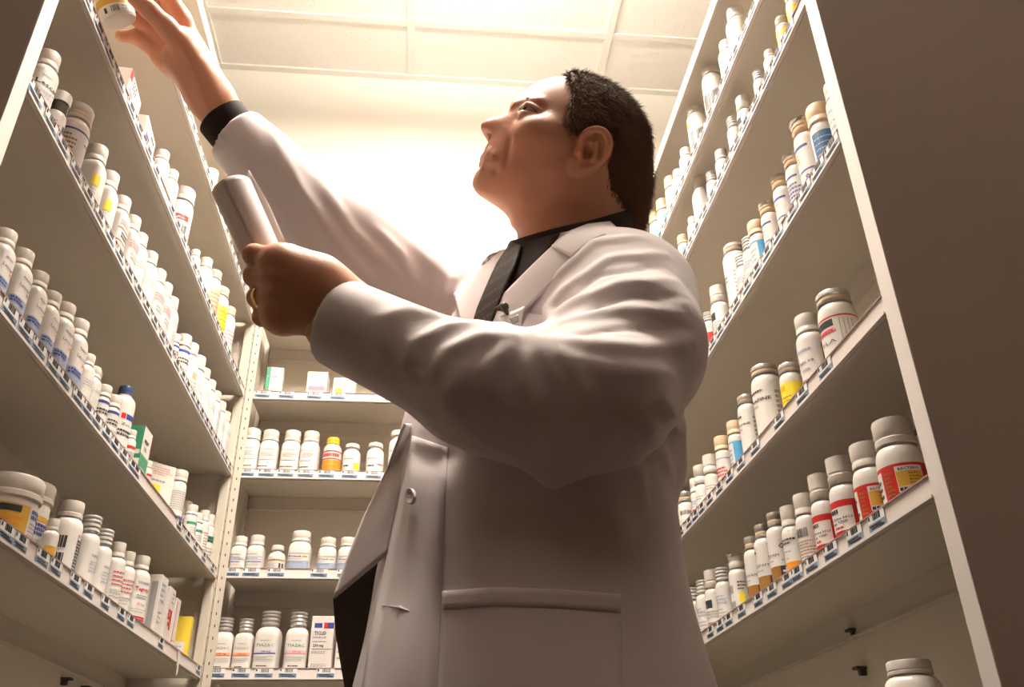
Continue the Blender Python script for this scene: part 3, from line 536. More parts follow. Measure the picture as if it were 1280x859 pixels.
        R_(W * .98, W * 1.55, .38, .62, 'yellow')
    elif st == 'greyprint': paper(1.4); N(-W * .8, W * .2, .8, .9, 1, 'lblue'); T('TEIN XR', -W * .2, .58, r * .28, 'ink', W * 1.0); N(-W * .5, W * .1, .42, .5, 1, 'lblue', .5); N(-W * .8, W * .3, .2, .3, 1, 'ink', .5); R_(W * .75, W * .82, .05, .95, 'brown'); R_(W * .95, W * 1.05, .05, .95, 'brown')
    elif st == 'yellowblk': R_(-W * 1.6, W * 1.6, .04, .94, 'yellow'); R_(-W * .8, W * .1, .72, .88, 'red'); N(-W * .5, W * .4, .4, .6, 2, 'brown', .25); N(W * .1, W * .7, .1, .3, 1, 'ink', .4)
    elif st == 'loxapine': paper(1.6); N(-W * .6, W * .2, .88, .93, 1, 'ink', .7); T('LOXAPINE', -W * .25, .72, r * .30, 'ink', W * 1.6, bold=True); N(-W * .8, -W * .1, .62, .68, 1, 'grey'); N(-W * .8, -W * .5, .5, .58, 1, 'pink'); R_(-W, W * .5, .18, .19, 'grey'); N(W * .75, W * 1.0, .1, .9, 9, 'grey', .6)
    elif st == 'beigeblue': paper(1.4); R_(-W * 1.2, W * 1.4, .93, .97, 'sky'); R_(W * .25, W * 1.0, .05, .93, 'sky'); N(-W * .8, W * .1, .3, .8, 4, 'lblue', .4); N(-W * .9, W * .1, .08, .2, 1, 'grey', .6)
    elif st == 'beigered': paper(1.4); R_(-W * 1.2, W * 1.2, .92, .96, 'lblue'); N(-W * .7, W * .7, .4, .7, 3, 'red', .45); R_(-W, W, .1, .2, 'lblue')
    elif st in ('flip',): N(-W * .4, W * .7, .6, .8, 2, 'ink', .2)
    elif st == 'fliplow': R_(-W * .3, W * .6, .3, .5, 'red'); N(-W * .6, W * .6, .55, .9, 3, 'lblue', .4)
    elif st == 'greybar': paper(1.5); L.bars(-W * .2, W * .8, .76, .92); N(-W * .6, W * .7, .3, .6, 4, 'grey', .2); R_(-W * 1.2, -W * .7, .1, .9, 'sky')
    elif st == 'bluewhite': R_(-W * 1.3, W, .05, .95, 'sky'); R_(-W * .5, W * .2, .4, .7, 'paper', .0009)
    elif st == 'darkblue': R_(-W * 1.6, -W * .5, .04, .96, 'paper'); M.setdefault('dblue', mat('print_dark_blue', (.04, .14, .30), .45)); R_(-W * .5, W * 1.5, .04, .96, 'dblue'); N(-W * .35, W * .9, .2, .85, 5, 'lblue', .25, off=.001); N(-W * 1.2, -W * .7, .4, .8, 3, 'salmon', .3)
    elif st == 'bluering':
        paper(1.6); R_(-W * 1.2, W * .4, .86, .91, 'blue'); N(-W * .9, -W * .2, .6, .8, 3, 'brown', .3); T('&', W * .1, .22, r * .9, 'blue', bold=True); R_(-W * .7, W * .6, .42, .45, 'blue')
    elif st == 'bluering2': paper(1.6); R_(-W * 1.2, W * .4, .86, .91, 'blue'); N(-W * .8, W * .8, .1, .75, 7, 'blue', .4)
    elif st == 'bigplain': N(-W * .6, -W * .1, .6, .75, 2, 'ink', .4); N(-W * .6, -W * .2, .4, .5, 1, 'lblue', .5); N(W * .3, W * .9, .15, .8, 9, 'brown', .2)
    elif st == 'redblock': R_(W * -.2, W * .9, .35, .8, 'red'); T('7', W * .1, .42, r * .6, 'paper', off=.001); R_(-W * .9, -W * .4, .1, .2, 'red'); N(-W * .9, -W * .3, .4, .9, 3, 'grey')
    elif st == 'goldyellow': R_(-W * 1.6, W * 1.6, .1, .95, 'yellow'); R_(-W * .3, W * .3, .55, .72, 'pink', .0009); N(-W * .9, W * .7, .2, .45, 3, 'gold', .4, off=.001)
    elif st == 'bigcoded': R_(-W * 1.3, W * 1.2, .30, .74, 'grey', .0003); R_(-W * 1.2, W * .2, .32, .72, 'paper'); L.bars(-W * .3, W * .9, .34, .70); R_(-W * .9, -W * .3, .84, .94, 'yellow'); R_(-W * 1.25, -W * 1.0, .55, .66, 'ink')
    elif st in ('glassred', 'glassblue', 'glasspink'):
        c1, c2 = {'glassred': ('orange', 'salmon'), 'glassblue': ('blue', 'lblue'), 'glasspink': ('pink', 'pink')}[st]
        paper(1.05); N(-W * .3, W * .3, .86, .90, 1, 'grey'); T('TIAZAC', 0, .70, r * .34, 'green' if st != 'glassred' else 'grey', W * 1.1, bold=False)
        if st == 'glassred': R_(-W * .8, W * .7, .52, .60, c2)
        elif st == 'glasspink': M.setdefault('lpink', mat('print_light_pink', (.82, .50, .60), .45)); R_(-W * .8, W * .7, .52, .60, 'lpink')
        else: M.setdefault('lilac', mat('print_lilac', (.62, .58, .74), .45)); R_(-W * .8, W * .7, .52, .60, 'lilac')
        R_(-W * .8, W * .7, .49, .525, c1); T('120 mg' if st == 'glassred' else '240 mg', W * .1, .53, r * .17, c1 if st != 'glassred' else 'red', W * .6, bold=True)
        N(-W * .75, W * .6, .28, .44, 4, 'grey', .28); N(-W * .4, W * .25, .14, .18, 1, 'ink', .8)
    elif st == 'violet': N(-W * .7, W * .6, .82, .9, 1, 'grey', .5); N(-W * .75, W * .75, .58, .76, 3, 'lblue', .5); N(-W * .7, W * .7, .46, .54, 1, 'blue', .6); N(-W * .7, W * .7, .3, .42, 2, 'grey', .3); R_(W * .1, W * .5, .06, .2, 'salmon'); R_(W * .18, W * .42, .09, .17, 'paper', .0009)
    elif st == 'stubby': paper(1.5); N(-W * .8, W * .8, .8, .95, 1, 'brown', .7); N(-W * .8, W * .2, .3, .7, 5, 'grey', .3); R_(W * .25, W * .42, .1, .68, 'ink'); R_(W * .52, W * .70, .1, .68, 'ink'); N(-W * .8, 0, .12, .22, 1, 'lblue', .8)
    elif st == 'blockred': N(-W * .7, W * .7, .80, .86, 1, 'grey', .5); T('Prinil', -W * .25, .66, r * .24, 'ink', W * .8, bold=True); R_(W * .25, W * .6, .66, .72, 'orange'); N(-W * .7, W * .2, .56, .62, 1, 'grey', .4); R_(-W * .85, W * .75, .20, .52, 'lblue'); N(-W * .8, W * .3, .4, .5, 1, 'grey', .5, off=.001)
    elif st in ('faint', 'faintorange'):
        c = 'grey' if st == 'faint' else 'salmon'
        N(-W * .7, W * .6, .86, .92, 1, 'grey', .3); N(-W * .5, W * .5, .62, .80, 3, c, .4); N(-W * .6, W * .6, .46, .54, 1, 'grey', .35); N(-W * .7, W * .4, .22, .3, 1, 'ink', .45); N(-W * .6, W * .4, .12, .18, 1, 'grey', .3)
    elif st == 'orangeyel': R_(-W * 2.2, W * 2.2, .10, .60, 'orange'); R_(-W * 2.2, W * 2.2, .92, .97, 'red'); R_(-W * 2.2, W * 2.2, .62, .67, 'red'); paper(1.0); R_(-W * 1.0, W * 1.0, .10, .60, 'orange', .0006); N(-W * .8, W * .8, .72, .88, 1, 'red', .8); N(-W * .6, W * .6, .2, .5, 2, 'gold', .3, off=.001)
    elif st == 'yellowtab': T('NIZAX', -W * .2, .78, r * .26, 'ink', W * .8); N(-W * .6, W * .0, .42, .52, 1, 'ink', .8); R_(W * .2, W * .75, .30, .62, 'yellow'); N(-W * .6, W * .7, .12, .18, 1, 'grey')
    elif st == 'greyshort': T('NIZAX', -W * .2, .78, r * .26, 'ink', W * .8); N(-W * .6, W * .0, .42, .52, 1, 'ink', .8); N(W * .2, W * .75, .45, .6, 1, 'red', .4); N(-W * .6, W * .7, .12, .18, 1, 'grey')
def bottle(st, r, h, label, loc, rz, group=None, seed=0):
    sq, cap, cr, ch, desc = STY[st]
    rnd = random.Random(seed); random.seed(seed)
    root = empty('pill_bottle', loc, (0, 0, rz)); tag(root, label, 'jar' if cap == 'jar' else 'bottle', group)
    hc = h * ch; hb = h - hc                       # shoulder + neck live in hb
    sh = min(r * .75, hb * .28); neck = cr * .80
    if cap in ('jar',): sh = hb * .10; neck = .95
    mb = MB()
    z2 = hb - sh - h * .015
    prof = [(.0, .0015, 1), (.86, .0, 1), (.96, .0012, 1), (1, .004, 1), (1, z2, 1)]
    for t in (.2, .42, .64, .82, .95, 1.0):
        k = neck + (1 - neck) * math.sqrt(max(0, 1 - t ** 2.2)); prof.append((k, z2 + sh * t, 1 - .9 * t))
    prof += [(neck * .98, hb + .002, .1), (neck * .9, hb + .003, .1)]
    loft(mb, prof, r, sq, 44); mb.build('body', M['white'], root)
    R = r * cr; mb = MB(); rr = R / r
    if cap in ('w', 'beige', 'yellow', 'navy', 'jar'):
        m = {'w': 'capw', 'beige': 'capb', 'yellow': 'capy', 'navy': 'capn', 'jar': 'capw'}[cap]
        pr = [(rr * .94, hb, .0), (rr, hb + .0006, 0), (rr, hb + hc * .22, 0), (rr * .955, hb + hc * .26, 0), (rr * .955, hb + hc * .32, 0), (rr * .985, hb + hc * .36, 0), (rr * .985, hb + hc * .90, 0), (rr * .93, h, 0), (rr * .80, h, 0), (rr * .78, h - .0008, 0)]
        loft(mb, pr, r, 0, 56, rib=.022, ribfrom=(hb + hc * .34, hb + hc * .91)); mb.build('cap', M[m], root)
        if cap == 'navy':
            mb = MB(); loft(mb, [(rr * 1.03, hb - .003, 0), (rr * 1.05, hb - .002, 0), (rr * 1.05, hb + .0, 0), (rr * .9, hb + .001, 0)], r, 0, 40); mb.build('neck_ring', M['capb'], root)
    elif cap in ('grey', 'ring', 'ring2'):
        m = 'capg' if cap == 'grey' else 'capw'
        pr = [(rr * .98, hb, 0), (rr * 1.02, hb + hc * .08, 0), (rr * 1.02, hb + hc * .16, 0), (rr * .95, hb + hc * .22, 0), (rr * .95, hb + hc * .5, 0), (rr, hb + hc * .56, 0), (rr, hb + hc * .9, 0), (rr * .95, h, 0), (rr * .8, h, 0)]
        if cap == 'ring2': pr = [(rr * .7, hb, 0), (rr * .7, hb + hc * .3, 0), (rr * 1.0, hb + hc * .34, 0), (rr * 1.02, hb + hc * .5, 0), (rr, hb + hc * .9, 0), (rr * .94, h, 0), (rr * .8, h, 0)]
        loft(mb, pr, r, 0, 48); mb.build('cap', M[m], root)
        if cap != 'ring2':
            mb = MB(); loft(mb, [(rr * .97, hb + hc * .20, 0), (rr * .985, hb + hc * .22, 0), (rr * .985, hb + hc * .40, 0), (rr * .96, hb + hc * .42, 0)], r, 0, 48); mb.build('cap_ring', M['capb'], root)
    elif cap in ('clear', 'screw'):
        n = 3; pr = [(rr * .9, hb, 0)]
        for k in range(n):
            z = hb + hc * (.06 + .26 * k); pr += [(rr * .92, z, 0), (rr * 1.0, z + hc * .05, 0), (rr * 1.0, z + hc * .14, 0), (rr * .92, z + hc * .2, 0)]
        pr += [(rr * 1.0, hb + hc * .84, 0), (rr * 1.0, hb + hc * .96, 0), (rr * .94, h, 0), (rr * .7, h, 0), (rr * .66, h - .0015, 0)]
        loft(mb, pr, r, 0, 48); mb.build('cap', M['capc'] if cap == 'clear' else M['capg'], root)
    elif cap == 'dark':
        loft(mb, [(rr * .9, hb, 0), (rr * .92, hb + hc * .5, 0), (rr * .85, hb + hc * .52, 0)], r, 0, 40); mb.build('neck_ring', M['neckdark'], root)
        mb = MB(); loft(mb, [(rr, hb + hc * .48, 0), (rr, hb + hc * .95, 0), (rr * .93, h, 0), (rr * .8, h, 0)], r, 0, 48, rib=.02, ribfrom=(hb, h * .99)); mb.build('cap', M['capw'], root)
    elif cap == 'flip':
        pr = [(rr * .99, hb, 0), (rr * 1.03, hb + .001, 0), (rr * 1.03, hb + hc * .30, 0), (rr * .95, hb + hc * .34, 0), (rr * .95, hb + hc * .40, 0), (rr * .99, hb + hc * .42, 0), (rr * .97, hb + hc * .90, 0), (rr * .9, hb + hc * .93, 0), (rr * .7, hb + hc * .92, 0)]
        loft(mb, pr, r, 0, 48); mb.build('cap', M['capw'], root)
        mb = MB(); rl = R * .97; n = 28
        ring = []
        for i in range(n):
            a = 2 * PI * i / n; x = rl * math.cos(a); y = rl * math.sin(a)
            if y > rl * .3 and abs(x) < rl * .45: y += rl * .28
            ring.append((x, y))
        tz = lambda x, y, z: (x, y * .97, z + (y + rl) * .10 * (.5 if st == 'flip' else .1) - rl * .02)
        vs = [tz(x, y, h - hc * .10) for x, y in ring] + [tz(x, y, h - .0006) for x, y in ring] + [tz(x * .9, y * .9, h) for x, y in ring]
        mb.add(vs, [(i, (i + 1) % n, n + (i + 1) % n, n + i) for i in range(n)] + [(n + i, n + (i + 1) % n, 2 * n + (i + 1) % n, 2 * n + i) for i in range(n)] + [tuple(range(n))[::-1], tuple(range(2 * n, 3 * n))], 0)
        mb.build('flip_lid', M['capw'], root)
    elif cap in ('foil', 'foil2'):
        hh = .8 if cap == 'foil' else .9
        pr = [(rr * .96, hb, 0), (rr, hb + .001, 0), (rr, hb + hc * .3, 0), (rr * .93, hb + hc * .36, 0), (rr * .93, hb + hc * .5, 0), (rr * .99, hb + hc * .55, 0), (rr * .99, hb + hc * hh, 0), (rr * .8, hb + hc * hh, 0)]
        loft(mb, pr, r, 0, 48); mb.build('cap', M['capw'] if cap == 'foil' else M['capb'], root)
        mb = MB(); n = 24; vs = []
        for ring_, rz_ in ((1.03, hb + hc * (hh - .12)), (1.05, hb + hc * (hh + .01)), (.6, hb + hc * (hh + .06)), (.1, hb + hc * (hh + .04))):
            for i in range(n):
                a = 2 * PI * i / n; q = ring_ * (1 + (.16 * rnd.random() if ring_ > 1.04 else 0)); vs.append((R * q * math.cos(a), R * q * math.sin(a), rz_ + (rnd.uniform(-.0, .004) if ring_ > 1.04 else rnd.uniform(0, .001))))
        fs = [(j * n + i, j * n + (i + 1) % n, (j + 1) * n + (i + 1) % n, (j + 1) * n + i) for j in range(3) for i in range(n)] + [tuple(range(3 * n, 4 * n))]
        mb.add(vs, fs); o = mb.build('foil_seal', M['capg'], root); sm = o.modifiers.new('s', 'SOLIDIFY'); sm.thickness = .0004
    L = LabelB(Wrap(r, sq), h * .05, z2 - h * .01, None); L.rect(-r * 2.1, r * 2.1, 0, 1, 'paper', .0001); paint(L, st, r, rnd)
    L.build(root)
    return root
ORD = ['nearest', 'second', 'third', 'fourth', 'fifth', 'sixth', 'seventh', 'eighth', 'ninth', 'tenth', 'eleventh', 'twelfth', 'thirteenth', 'fourteenth', 'fifteenth', 'sixteenth', 'seventeenth', 'eighteenth', 'nineteenth', 'twentieth', 'twenty-first', 'twenty-second', 'twenty-third']
LVN = {'0': 'dark bottom', '1': 'lowest', '2': 'second', '3': 'third', '4': 'fourth', '5': 'top'}
UN = {'L': 'left', 'R': 'right', 'B': 'back'}
def place_bottles():
    sd = 100
    for key, items in BOT.items():
        u, lv = key[0], int(key[1]); z = LV[u][lv] + .0102
        order = sorted(range(len(items)), key=lambda i: items[i][0]); rank = {i: n for n, i in enumerate(order)}
        for i, (a, r, h, st, b) in enumerate(items):
            desc = STY[st][4]; sd += 1; rn = random.Random(sd)
            word = ORD[rank[i]]
            if key == 'R0': lab = 'large white cap and bottle at lower right under the lowest right shelf'
            elif u == 'B': lab = '%s, %s from left on %s back shelf' % (desc, 'first' if rank[i] == 0 else word, LVN[key[1]])
            else: lab = '%s, %s along %s %s shelf' % (desc, word, LVN[key[1]], UN[u])
            if u == 'B': loc, rz = (a, b, z), rn.uniform(-.12, .12)
            elif u == 'L': loc, rz = (b, a, z), PI / 2 - .35 + rn.uniform(-.3, .15)
            else: loc, rz = (b, a, z), -PI / 2 + .45 + rn.uniform(-.15, .3)
            if st in ('redyellow', 'redflip'): rz = -PI / 2 + .90
            if STY[st][0] >= .5 and u != 'B': rz = (PI / 2 if u == 'L' else -PI / 2) + rn.uniform(-.08, .08)
            bottle(st, r, h, lab, loc, rz, 'pill bottles on the %s %s shelf' % (LVN[key[1]], UN[u]), sd)
place_bottles()

def carton(name, label, loc, rz, w, d, h, faces, m='carton', group=None, lean=0):
    """box standing on a shelf; w across the printed front (-y), d deep; faces: list of painter calls on the front and the left side"""
    root = empty(name, loc, (lean, 0, rz)); tag(root, label, 'box', group)
    mb = MB(); mb.box((-w / 2, 0, 0), (w / 2, d, h)); mb.build('box_body', M[m], root, bevel=.0006)
    mb = MB(); mb.box((-w / 2 + .001, .001, h), (w / 2 - .001, d * .96, h + .0006)); mb.build('top_flap', M[m], root)
    names = []; mb = MB(); mb2 = MB()
    def mi(k):
        if k not in names: names.append(k)
        return names.index(k)
    def fr(x0, x1, z0, z1, c, off=.0004):   # on the front, fractions
        mb.box((-w / 2 + w * x0, -off, h * z0), (-w / 2 + w * x1, 0, h * z1), mi(c))
    def sd(y0, y1, z0, z1, c, off=.0004, right=False):
        xx = (w / 2, w / 2 + off) if right else (-w / 2 - off, -w / 2)
        mb2.box((xx[0], d * y0, h * z0), (xx[1], d * y1, h * z1), mi(c))
    def tx(t, x, z, size, c, width=None, vert=False, bold=True, side=None):
        vs, fs = text_tris(t, bold); v = vs * size
        if width: v[:, 0] *= width / (np.ptp(v[:, 0]) + 1e-9)
        if vert: v[:, 0] *= (vert if vert > 1 else 1); px, pz = v[:, 1], -v[:, 0]
        else: px, pz = v[:, 0], v[:, 1]
        X = -w / 2 + w * x + px; Z = h * z + pz
        mb.add([(X[i], -.0009, Z[i]) for i in range(len(v))], fs, mi(c))
    def ln(x0, x1, z0, z1, n, c, fill=.4, side=False):
        rn = random.Random(int(x0 * 100 + z0 * 1000))
        for k in range(n):
            zc = z1 - (z1 - z0) * (k + .5) / n; hh = (z1 - z0) / n * fill / 2; x = x0; e = x1 - (x1 - x0) * rn.choice([0, .15, .3])
            while x < e:
                l_ = min(rn.uniform(.05, .14), e - x); (sd if side else fr)(x, x + l_, zc - hh, zc + hh, c, .0008); x += l_ + .03
    fr(.02, .98, .02, .98, m, .0002); faces(fr, sd, tx, ln)
    if mb.v: mb.build('printed_panel', [M[k] for k in names], root)
    if mb2.v: mb2.build('side_print', [M[k] for k in names], root)
    return root
zL = lambda k: LV['L'][k] + .0102
def f_nitro(fr, sd, tx, ln):
    fr(0, 1, 0, 1, 'carton_y'); fr(.62, .90, .0, .50, 'paper', .0006); tx('Nitro-Dur', .48, .52, .019, 'ink', .078, True); ln(.30, .44, .15, .9, 9, 'brown', .6); ln(.68, .86, .15, .45, 3, 'lblue', .3)
carton('medicine_box', 'yellow and white box lettered Nitro-Dur at far end of lowest left shelf', (-.511, 1.862, zL(1)), .12, .078, .024, .098, f_nitro, 'carton_y')
def f_white(fr, sd, tx, ln): ln(.1, .8, .60, .92, 4, 'lblue', .3); ln(.2, .7, .3, .5, 3, 'grey', .25); fr(.1, .5, .05, .12, 'green'); sd(.1, .3, .1, .9, 'grey')
carton('medicine_box', 'tall white box after the red-printed bottles on lowest left shelf', (-.470, 1.628, zL(1)), PI / 2, .040, .055, .118, f_white)
def f_redo(fr, sd, tx, ln):
    fr(.25, .85, .50, .66, 'red'); fr(.62, .85, .35, .52, 'red'); fr(.35, .6, .40, .46, 'red'); tx('O', .42, .54, .013, 'paper', None); fr(.2, .7, .06, .09, 'red'); ln(.5, .9, .75, .95, 3, 'grey', .3)
carton('medicine_box', 'white box with red curved emblem and letter O on lowest left shelf', (-.470, 1.690, zL(1)), PI / 2, .040, .055, .112, f_redo)
def f_red2(fr, sd, tx, ln):
    for k in range(9): fr(.08 + .05 * k if k < 5 else .33 - .02 * (k - 5), .16 + .05 * k if k < 5 else .41 - .02 * (k - 5), .1 * k + .04, .1 * k + .15, 'red')
    ln(.1, .9, .1, .3, 3, 'pink', .3)
carton('medicine_box', 'thin white box with red zigzag line on lowest left shelf', (-.470, 1.737, zL(1)), PI / 2 - .05, .030, .050, .104, f_red2)
def f_green(fr, sd, tx, ln): fr(.0, 1, .0, .10, 'green'); ln(.2, .7, .5, .62, 2, 'ink', .5); ln(.3, .6, .25, .4, 2, 'grey', .3); sd(0, 1, 0, 1, 'green'); sd(.04, .9, .05, .2, 'paper', .0006)
carton('medicine_box', 'green-sided white box on top of another green box on second left shelf', (-.472, 1.393, zL(2) + .047), PI / 2, .044, .045, .052, f_green)
def f_green2(fr, sd, tx, ln): fr(.0, 1, .0, 1, 'green'); sd(0, 1, 0, .9, 'paper'); sd(0, 1, .9, 1, 'green'); ln(.2, .7, .5, .7, 2, 'paper', .2)
carton('medicine_box', 'lower green and white box carrying another box on second left shelf', (-.472, 1.393, zL(2)), PI / 2, .044, .045, .0465, f_green2)
def f_big(fr, sd, tx, ln):
    ln(.08, .9, .80, .95, 4, 'salmon', .25); ln(.2, .7, .68, .74, 1, 'grey', .4); fr(.12, .55, .48, .64, 'yellow'); ln(.4, .7, .32, .4, 1, 'grey', .4); fr(.55, .9, .05, .22, 'blue')
    sd(.1, .9, .3, .9, 'paper')
carton('medicine_box', 'cream box with yellow and royal blue patches on second left shelf', (-.500, 1.585, zL(2)), .75, .055, .040, .113, f_big)
def f_l4a(fr, sd, tx, ln): fr(.0, .18, .78, .98, 'red'); ln(.25, .6, .7, .95, 3, 'ink', .25); ln(.1, .4, .35, .65, 3, 'pink', .5); fr(.2, .45, .08, .2, 'yellow')
carton('medicine_box', 'white box with red text just below the reaching fingers', (-.474, 1.030, zL(4)), PI / 2 + .1, .075, .030, .083, f_l4a)
def f_l4b(fr, sd, tx, ln): ln(.55, .85, .8, .9, 1, 'ink', .5); ln(.1, .5, .52, .68, 2, 'blue', .6); ln(.1, .6, .3, .45, 3, 'grey', .25)
carton('medicine_box', 'plain white box with blue lettering behind the red-text box', (-.474, 1.122, zL(4)), PI / 2 + .1, .070, .028, .078, f_l4b)
carton('medicine_box', 'small white box near the far end of fourth left shelf', (-.480, 1.842, zL(4)), PI / 2, .030, .03, .082, f_l4b)
def f_l5(fr, sd, tx, ln): fr(.1, .4, .3, .5, 'yellow'); ln(.1, .8, .6, .9, 4, 'grey', .3)
for (yy, hh, ww, dd) in ((1.30, .06, .05, 'white box behind the wrist on top left shelf'), (1.40, .055, .045, 'low white box left of the raised cuff on top left shelf'), (1.60, .05, .05, 'pale box above the paper roll on top left shelf'), (1.70, .055, .04, 'farther pale box on top left shelf by the paper roll'), (1.78, .05, .04, 'farthest white box on top left shelf')):
    carton('medicine_box', dd, (-.474, yy, zL(5)), PI / 2, ww, .03, hh, f_l5, group='boxes on the top left shelf')
zB = lambda k: LV['B'][k] + .0102
def f_ticlid(fr, sd, tx, ln):
    fr(.14, .48, .80, .88, 'blue'); fr(.56, .72, .79, .89, 'red'); fr(.72, 1, .79, .89, 'blue'); tx('TICLID', .42, .68, .010, 'ink', .026, bold=True); ln(.12, .8, .62, .66, 1, 'grey', .6); ln(.1, .95, .55, .58, 1, 'grey')
    tx('250 mg', .38, .46, .008, 'ink', .022); fr(.1, 1, .43, .44, 'ink'); ln(.1, .7, .36, .41, 2, 'grey', .4); ln(.1, .9, .14, .2, 2, 'grey', .3); tx('30 tablets', .40, .07, .007, 'ink', .026)
carton('medicine_box', 'white box lettered TICLID 250 mg on lowest back shelf beside the coat', (-.222, BY + .012, zB(1)), 0, .0480, .05, .122, f_ticlid)
def f_gr(fr, sd, tx, ln): fr(0, .24, 0, 1, 'green'); ln(.2, .6, .85, .9, 1, 'grey'); ln(.1, .9, .66, .72, 1, 'grey', .7); ln(.5, .8, .52, .6, 2, 'pink', .3); ln(.1, .7, .1, .3, 3, 'pink', .3); sd(0, 1, 0, 1, 'green')
carton('medicine_box', 'white box with bright green side on fourth back shelf', (-.395, BY + .010, zB(4)), .12, .040, .05, .084, f_gr)
def f_pk(fr, sd, tx, ln): fr(.1, .9, .32, .46, 'pink'); ln(.1, .6, .15, .2, 1, 'grey')
carton('medicine_box', 'white box with pink band on fourth back shelf below the sleeve', (-.290, BY + .010, zB(4)), 0, .050, .05, .075, f_pk)
carton('medicine_box', 'white box half hidden by the coat cuff on fourth back shelf', (-.222, BY + .010, zB(4)), 0, .055, .05, .06, f_l5)
def f_second(fr, sd, tx, ln): ln(.1, .8, .3, .8, 4, 'grey', .3)
carton('medicine_box', 'second box behind the TICLID box, mostly behind the coat', (-.172, BY + .03, zB(1)), 0, .04, .05, .105, f_second)
# a loose paper flag hanging from the lowest left rail
mb = MB(); mb.add([(LX + .0035, 1.742, .296), (LX + .0035, 1.757, .296), (LX + .006, 1.752, .258), (LX + .006, 1.744, .252)], [(0, 1, 2, 3)])
o = mb.build('paper_flag', M['paper']); sm = o.modifiers.new('s', 'SOLIDIFY'); sm.thickness = .0006
tag(o, 'torn white paper flag hanging from the lowest left shelf rail', 'paper')
# ------------------------------------------------------------------ the man: implicit surfaces turned into meshes
def V(*a): return np.array(a, float)
def nrm(a): return a / np.linalg.norm(a)
def smin(a, b, k):
    h = np.maximum(k - np.abs(a - b), 0) / k
    return np.minimum(a, b) - h * h * k * .25
def smax(a, b, k): return -smin(-a, -b, k)
def rc(p, a, b, ra, rb):
    ba = b - a; t = np.clip(((p - a) @ ba) / (ba @ ba), 0, 1)
    return np.linalg.norm(p - a - t[:, None] * ba, axis=1) - (ra + (rb - ra) * t)
def chain(p, pts, rs, k=.01):
    d = None
    for i in range(len(pts) - 1):
        e = rc(p, pts[i], pts[i + 1], rs[i], rs[i + 1]); d = e if d is None else smin(d, e, k)
    return d
def ell(p, c, ax, r):
    q = (p - c) @ np.array(ax).T; k0 = np.linalg.norm(q / r, axis=1); k1 = np.linalg.norm(q / (np.array(r) ** 2), axis=1) + 1e-9
    return k0 * (k0 - 1) / k1
def segd(p, pts):
    """distance to a polyline"""
    d = None
    for a, b in zip(pts[:-1], pts[1:]):
        ba = b - a; t = np.clip(((p - a) @ ba) / (ba @ ba + 1e-12), 0, 1); e = np.linalg.norm(p - a - t[:, None] * ba, axis=1)
        d = e if d is None else np.minimum(d, e)
    return d
def evalc(fn, pts, n=400000):
    return np.concatenate([fn(pts[i:i + n]) for i in range(0, len(pts), n)]) if len(pts) else np.zeros(0)
def surface(fn, lo, hi, h, B=4, margin=1.25):
    """naive surface nets on a sparse block grid"""
    lo = np.array(lo, float); hi = np.array(hi, float); nb = np.ceil((hi - lo) / (h * B)).astype(int); N = nb * B
    bc = np.stack(np.meshgrid(*[lo[i] + (np.arange(nb[i]) + .5) * h * B for i in range(3)], indexing='ij'), -1).reshape(-1, 3)
    dc = evalc(fn, bc).reshape(nb); act = np.abs(dc) < h * B * .87 * margin + h
    g = np.repeat(np.repeat(np.repeat(dc, B, 0), B, 1), B, 2).astype(np.float32)
    bi = np.argwhere(act); off = np.stack(np.meshgrid(*[np.arange(B)] * 3, indexing='ij'), -1).reshape(-1, 3)
    fi = (bi[:, None, :] * B + off[None]).reshape(-1, 3)
    vals = evalc(fn, lo + (fi + .5) * h); g[fi[:, 0], fi[:, 1], fi[:, 2]] = vals
    s = g < 0
    c = [s[a:N[0] - 1 + a, b:N[1] - 1 + b, d:N[2] - 1 + d] for a in (0, 1) for b in (0, 1) for d in (0, 1)]
    allv = c[0].copy(); anyv = c[0].copy()
    for k in c[1:]: allv &= k; anyv |= k
    cells = np.argwhere(anyv & ~allv)
    idx = np.full(tuple(N - 1), -1, np.int32); idx[cells[:, 0], cells[:, 1], cells[:, 2]] = np.arange(len(cells))
    cor = np.array([(a, b, d) for a in (0, 1) for b in (0, 1) for d in (0, 1)])
    cv = np.stack([g[cells[:, 0] + a, cells[:, 1] + b, cells[:, 2] + d] for a, b, d in cor], 1)
    acc = np.zeros((len(cells), 3)); cnt = np.zeros(len(cells))
    for i in range(8):
        for j in range(i + 1, 8):
            if np.abs(cor[i] - cor[j]).sum() == 1:
                x = (cv[:, i] < 0) != (cv[:, j] < 0); t = np.where(x, cv[:, i] / (cv[:, i] - cv[:, j] + 1e-12), 0)
                acc += np.where(x[:, None], cor[i] + t[:, None] * (cor[j] - cor[i]), 0); cnt += x
    verts = lo + (cells + .5 + acc / cnt[:, None]) * h
    quads = []
    for ax in range(3):
        sl0 = [slice(None)] * 3; sl1 = [slice(None)] * 3; sl0[ax] = slice(0, -1); sl1[ax] = slice(1, None)
        e = np.argwhere(s[tuple(sl0)] != s[tuple(sl1)]); o1, o2 = (ax + 1) % 3, (ax + 2) % 3
        e = e[(e[:, o1] > 0) & (e[:, o2] > 0) & (e[:, o1] < N[o1] - 1) & (e[:, o2] < N[o2] - 1)]
        inside = s[e[:, 0], e[:, 1], e[:, 2]]
        def at(d1, d2):
            q = e.copy(); q[:, o1] += d1; q[:, o2] += d2; return idx[q[:, 0], q[:, 1], q[:, 2]]
        q = np.stack([at(-1, -1), at(0, -1), at(0, 0), at(-1, 0)], 1); q[~inside] = q[~inside][:, ::-1]; quads.append(q)
    q = np.concatenate(quads); q = q[(q >= 0).all(1)]
    return verts, q
